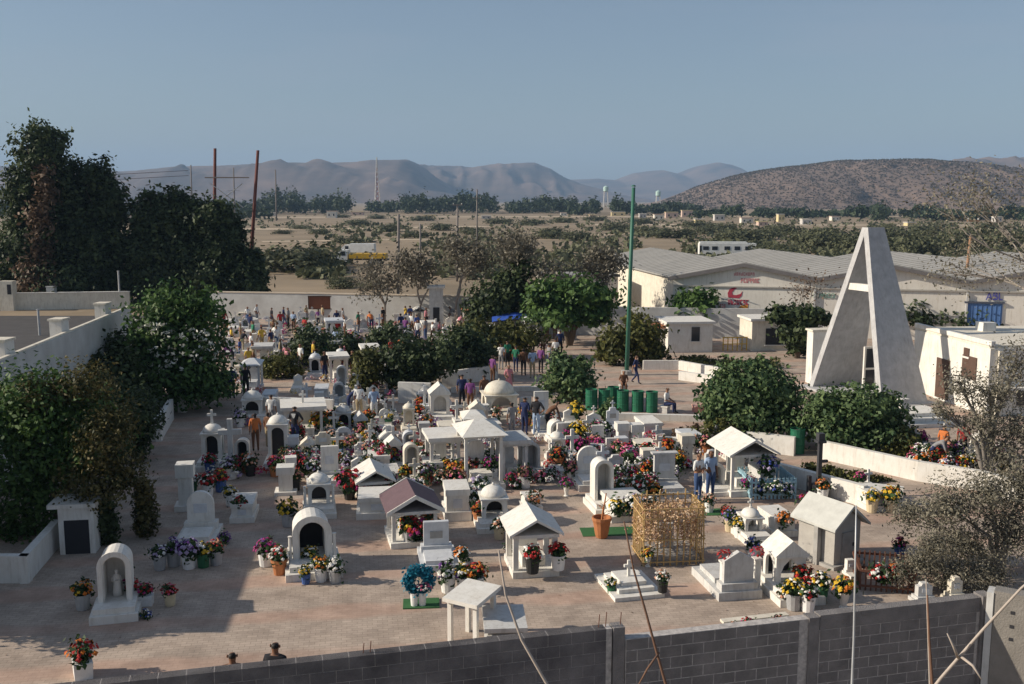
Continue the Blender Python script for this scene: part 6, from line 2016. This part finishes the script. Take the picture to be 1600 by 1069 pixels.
def person_mesh(pose, hair_long=False, skirt=False):
    c = POSES[pose]
    pel = Vector(c.get('pelvis', (0, 0, .94)))
    ln = c.get('lean', 0.0)
    cz = c.get('chest_z', 0.0)
    V, Rr, E_, K = [], [], [], []
    def v(p, r, r2=None):
        V.append(Vector(p))
        Rr.append((r, r2 or r))
        return len(V) - 1
    def e(a, b, k):
        E_.append((a, b))
        K.append(k)
    hx = c.get('hip_shift', 0)
    i0 = v(pel + Vector((hx, 0, 0)), .15, .115)
    i1 = v(pel + Vector((0, ln * .3, .20 + cz * .2)), .135, .10)
    i2 = v(pel + Vector((0, ln * .8, .40 + cz * .7)), .155, .105)
    i3 = v(pel + Vector((0, ln * 1.05, .50 + cz)), .08)
    i4 = v(pel + Vector((0, ln * 1.15 - .005, .56 + cz)), .055)
    i5 = v(pel + Vector((0, ln * 1.25 - .02, .63 + cz)), .082, .09)
    i6 = v(pel + Vector((0, ln * 1.32 - .01, .735 + cz)), .078, .092)
    for a, b, k in ((i0, i1, 'top'), (i1, i2, 'top'), (i2, i3, 'top'), (i3, i4, 'skin'), (i4, i5, 'skin'), (i5, i6, 'head')):
        e(a, b, k)
    dz = pel.z - .94
    hands = []
    for s, n in ((-1, 'L'), (1, 'R')):
        sh = v(pel + Vector((s * .17, ln * .95, .46 + cz)), .062)
        el = v(c.get('e' + n, (s * .225, .03 + ln * .9, 1.15 + dz + cz)), .046)
        wr = v(c.get('w' + n, (s * .22, -.04 + ln, .90 + dz + cz)), .033)
        d = (V[wr] - V[el]).normalized()
        hd = v(V[wr] + d * .07, .034, .028)
        e(i2, sh, 'top')
        e(sh, el, 'top')
        e(el, wr, 'arm')
        e(wr, hd, 'skin')
        hands.append((V[hd].copy(), d, s))
        hp = v(pel + Vector((s * .085 + hx, 0, -.06)), .10)
        kn = v(c.get('k' + n, (s * .095, -.01, .50)), .063)
        an = v(c.get('a' + n, (s * .10, .02, .09)), .042)
        fy = -.15
        to = v(V[an] + Vector((0, fy, -.05)), .040, .03)
        e(i0, hp, 'leg')
        e(hp, kn, 'leg')
        e(kn, an, 'leg')
        e(an, to, 'shoe')
    me = bpy.data.meshes.new('person_rig')
    me.from_pydata([tuple(p) for p in V], E_, [])
    ob = bpy.data.objects.new('person_rig', me)
    COL.objects.link(ob)
    sk = ob.modifiers.new('Skin', 'SKIN')
    sk.use_smooth_shade = True
    for i, d in enumerate(me.skin_vertices[0].data):
        d.radius = Rr[i]
        d.use_root = (i == 0)
    ss = ob.modifiers.new('Sub', 'SUBSURF')
    ss.levels = 1
    dg = bpy.context.evaluated_depsgraph_get()
    body = bpy.data.meshes.new_from_object(ob.evaluated_get(dg))
    bpy.data.objects.remove(ob)
    vs = [tuple(q.co) for q in body.vertices]
    fs = [tuple(p.vertices) for p in body.polygons]
    bpy.data.meshes.remove(body)
    g = MB()
    g.add(vs, fs)
    # material by the nearest bone
    slot = {'top': 1, 'arm': 0, 'skin': 0, 'leg': 2, 'shoe': 4, 'head': 0}
    A = np.array([V[a] for a, b in E_])
    B = np.array([V[b] for a, b in E_])
    AB = B - A
    L2_ = (AB ** 2).sum(1)
    hc = V[i5].lerp(V[i6], 0.5)
    for fi, f in enumerate(fs):
        cpt = np.mean([vs[i] for i in f], axis=0)
        tt = np.clip(((cpt - A) * AB).sum(1) / L2_, 0, 1)
        dd = np.linalg.norm(cpt - (A + AB * tt[:, None]), axis=1)
        k = K[int(dd.argmin())]
        m = slot[k]
        rel = Vector(cpt) - hc
        if (k == 'head' or (Vector(cpt) - V[i5]).length < 0.13) and (rel.z > 0.045 or (rel.y > 0.01 and rel.z > (-0.16 if hair_long else -0.05))):
            m = 3
        if skirt and k == 'leg' and cpt[2] < 0.42:
            m = 0
        g.m[fi] = m
    # fingers, nose and ears
    for hpos, d, s in hands:
        side = d.cross(Vector((0, 1, 0)))
        side = side.normalized() if side.length > 1e-4 else Vector((1, 0, 0))
        fwd = Vector((0, -1, 0))
        across = fwd - d * fwd.dot(d)
        across = across.normalized() if across.length > 1e-3 else side
        inner = d.cross(across) * (-s)
        for j, L in enumerate((.07, .08, .085, .075)):
            b0 = hpos + across * (0.027 - 0.018 * j) + d * 0.015
            g.tube([b0, b0 + d * L * .5 + inner * .006, b0 + d * L * .95 + inner * .022], [.0095, .009, .006], 5, 0)
        b0 = hpos - d * 0.03 + across * 0.03
        g.tube([b0, b0 + across * .025 + d * .025, b0 + across * .03 + d * .055], [.011, .01, .007], 5, 0)
    hp_ = V[i5]
    g.lathe([(0.016, 0), (0.012, 0.02), (0.004, 0.05)], 5, hp_.x, hp_.y - .098, hp_.z + 0.0, 0)
    for s in (-1, 1):
        g.lathe([(0.012, 0), (0.02, .03), (0.008, .06)], 5, hp_.x + s * .088, hp_.y + .01, hp_.z + 0.01, 0)
    if skirt:
        zt, zb = pel.z, 0.42
        g.lathe([(0.24, zb - pel.z), (0.20, -0.25), (0.165, 0.02), (0.15, 0.06)], 12, pel.x, pel.y, pel.z, 2)
    return g.mesh('body', smooth=True)

PM = {k: person_mesh(k) for k in POSES}
PM['stand_w'] = person_mesh('stand2', True, True)
PM['stand_h'] = person_mesh('stand', True)
for m_ in PM.values():
    for k in range(5):
        m_.materials.append(SKIN[0])
rp_ = random.Random(31)

def person(px, py, pose, top, bottom, face=0, h=1.68, label=None, z=0.0, skirt_name=None):
    p = G(px, py, z)
    o = mesh_obj('person', PM[pose], [], None, (p.x, p.y, z + 0.004), face)
    s = h / 1.70
    o.scale = (s, s, s)
    for i, m_ in enumerate((SKIN[rp_.randrange(2)], CLOTH[top], CLOTH[bottom], HAIR, SHOE)):
        o.material_slots[i].link = 'OBJECT'
        o.material_slots[i].material = m_
    tag(o, label or '', 'person', 'visitors in the cemetery')
    if not label:
        verb = {'sit': 'seated', 'walk': 'walking', 'bend': 'bending'}.get(pose, 'standing')
        w = {'pale_blue': 'pale blue'}
        auto(o, f'{verb} person in {w.get(top, top)} top and {w.get(bottom, bottom)} {"skirt" if pose == "stand_w" else "trousers"}', px, py)
    return o

PI = math.pi
person(1090, 786, 'folded', 'white', 'jeans', R(40), 1.72, 'person in white top and jeans, left of the couple, arms folded')
person(1109, 782, 'stand2', 'pale_blue', 'jeans', R(20), 1.74, 'person in pale blue top and jeans, right of the couple')
pb_ = person(462, 700, 'hips', 'black', 'navy', R(170), 1.75, 'broad person in a black shirt with white print seen from behind')
# white print on the back of the black shirt
MB().ext([(-0.09, 1.40), (0.09, 1.40), (0.06, 1.30), (0.02, 1.22), (-0.02, 1.22), (-0.06, 1.30)], 0.112, 0.128).build('shirt_print', CLOTH['white'], pb_)
person(400, 706, 'stand_h', 'orange', 'brown', R(200), 1.6, 'person in an orange top with dark hair beside the left shrines')
person(420, 700, 'stand_h', 'brown', 'khaki', R(150), 1.5, 'person in brown standing behind the dark-arched domed shrine')
person(425, 672, 'stand', 'white', 'grey', R(170), 1.6, 'person in white just left of the black-shirted one')
person(838, 682, 'hips', 'black', 'pale_blue', R(160), 1.76, 'person in a black jacket and pale jeans behind the hip-roofed canopy')
person(820, 680, 'stand2', 'navy', 'navy', R(150), 1.68, 'person in dark blue left of the black-jacketed one')
person(800, 684, 'stand_h', 'grey', 'grey', R(200), 1.55, 'person in grey at the foot of the cream domed kiosk')
person(855, 678, 'bend', 'brown', 'black', R(120), 1.6, 'stooping person in brown right of the black-jacketed one')
person(795, 618, 'stand_w', 'pink', 'pink', R(20), 1.62, 'person in a pink dress behind the cream domed kiosk')
person(993, 600, 'walk', 'navy', 'navy', R(70), 1.6, 'person in navy walking past the tall green pole')
person(974, 612, 'sit', 'brown', 'brown', R(0), 1.6, 'person in dark brown seated at the foot of the green pole')
person(1040, 645, 'sit', 'white', 'navy', R(60), 1.72, 'person in white seated right of the green drums')
person(337, 620, 'stand_h', 'red', 'black', R(180), 1.62, 'person in a red top at the edge of the left shade')
person(363, 624, 'stand2', 'navy', 'navy', R(180), 1.7, 'person in dark blue in the shade by the white-flowering tree')
person(385, 622, 'stand', 'black', 'black', R(190), 1.7, 'person all in black in the shade by the white-flowering tree')
person(352, 622, 'stand', 'black', 'black', R(160), 1.66, 'person in black half hidden beside the dark blue one')
person(1503, 722, 'stand_h', 'red', 'black', R(160), 1.6, 'person in a red top on the right-hand terrace')
person(1455, 735, 'bend', 'grey', 'navy', R(60), 1.6, 'stooping person in grey on the right-hand terrace')
person(1472, 728, 'stand2', 'orange', 'navy', R(120), 1.6, 'person in orange beside the stooping one on the terrace')
person(368, 1152, 'stand', 'brown', 'jeans', R(190), 1.70, 'left one of two people whose heads show above the block wall')
person(434, 1139, 'stand', 'black', 'jeans', R(170), 1.76, 'right one of two people whose heads show above the block wall')
# what the two seated people sit on
for px, py, f, lab in ((1040, 645, 60, 'low white stone bench right of the green drums'), (974, 612, 0, 'low pale stone bench at the foot of the green pole')):
    p = G(px, py)
    t = thing('stone_bench', lab, 'seat', (p.x, p.y, 0.004), R(f))
    MB().box(0, 0.05, 0, 0.4, 0.38, 0.28).build('block', PALE, t)
    MB().box(0, 0.05, 0.281, 0.46, 0.44, 0.06).build('top', WHITE, t)
# group in front of the oleander
for px, py, ps, a, b, f in ((783, 578, 'stand', 'white', 'grey', 170), (793, 574, 'stand2', 'green', 'black', 200), (806, 582, 'stand', 'green', 'navy', 160), (818, 588, 'stand_h', 'brown', 'black', 180), (832, 592, 'stand2', 'pale_blue', 'khaki', 190), (845, 584, 'stand', 'purple', 'black', 150), (858, 578, 'walk', 'grey', 'navy', 120),
                           (868, 568, 'stand', 'white', 'black', 180), (848, 560, 'stand_h', 'khaki', 'brown', 200), (832, 556, 'stand', 'orange', 'navy', 160), (875, 556, 'stand', 'navy', 'black', 180), (770, 600, 'stand_h', 'purple', 'brown', 140), (562, 655, 'stand2', 'white', 'khaki', 180), (545, 650, 'bend', 'navy', 'navy', 100), (585, 660, 'stand', 'pale_blue', 'white', 190), (735, 645, 'stand_h', 'purple', 'brown', 170), (722, 640, 'stand', 'navy', 'black', 180), (757, 640, 'stand', 'brown', 'black', 200)):
    person(px, py, ps, a, b, R(f), rp_.uniform(1.55, 1.75))
# the crowd among the back graves
cols = ['white', 'white', 'white', 'red', 'orange', 'blue', 'pink', 'yellow', 'green', 'khaki', 'grey', 'pale_blue', 'purple', 'brown', 'black', 'navy']
bots = ['jeans', 'black', 'khaki', 'grey', 'navy', 'brown']
k = 0
seen = []
while k < 74:
    px, py = rp_.uniform(350, 720), rp_.uniform(504, 600)
    if px > 640 and py > 540:
        continue
    if any(math.hypot(px - a, (py - b) * 1.5) < 7 for a, b in seen):
        continue
    seen.append((px, py))
    person(px, py, rp_.choice(('stand', 'stand2', 'stand_h', 'walk', 'folded', 'hips', 'stand_w', 'bend')), rp_.choice(cols), rp_.choice(bots), rp_.uniform(0, 6.28), rp_.uniform(1.5, 1.78))
    k += 1
for k in range(16):
    person(rp_.uniform(640, 900), rp_.uniform(512, 548), rp_.choice(('stand', 'stand2', 'stand_h', 'walk')), rp_.choice(cols), rp_.choice(bots), rp_.uniform(0, 6.28), rp_.uniform(1.5, 1.75))

# ================================================================== WIRES, HAZE, LABELS
t = thing('overhead_wire', 'thin overhead wires running left from the rust-red power pylon', 'wire', ((pa.x + pb.x) / 2, pa.y, 0))
for dz in (0.0, 0.5):
    pts_ = []
    for i in range(9):
        f = i / 8
        pts_.append((-ox - 2 - 90 * f, -10 * f, 12.4 + dz - 6 * f * (1 - f)))
    MB().tube(pts_, 0.022, 4).build('wire', IRON, t)

HZ = bpy.data.materials.new('haze_air')
HZ.use_nodes = True
hn = HZ.node_tree.nodes
hn.remove(hn['Principled BSDF'])
pv = hn.new('ShaderNodeVolumePrincipled')
pv.inputs['Color'].default_value = (0.45, 0.68, 1.0, 1)
pv.inputs['Density'].default_value = 0.00015
pv.inputs['Anisotropy'].default_value = 0.0
HZ.node_tree.links.new(pv.outputs[0], hn['Material Output'].inputs['Volume'])
hb = MB()
hb.box(0, 4400, -12, 12400, 9600, 420)
tag(hb.build('haze', HZ), 'faint blue haze lying over the plain and the hills', 'haze', kind='stuff')
finish_labels()
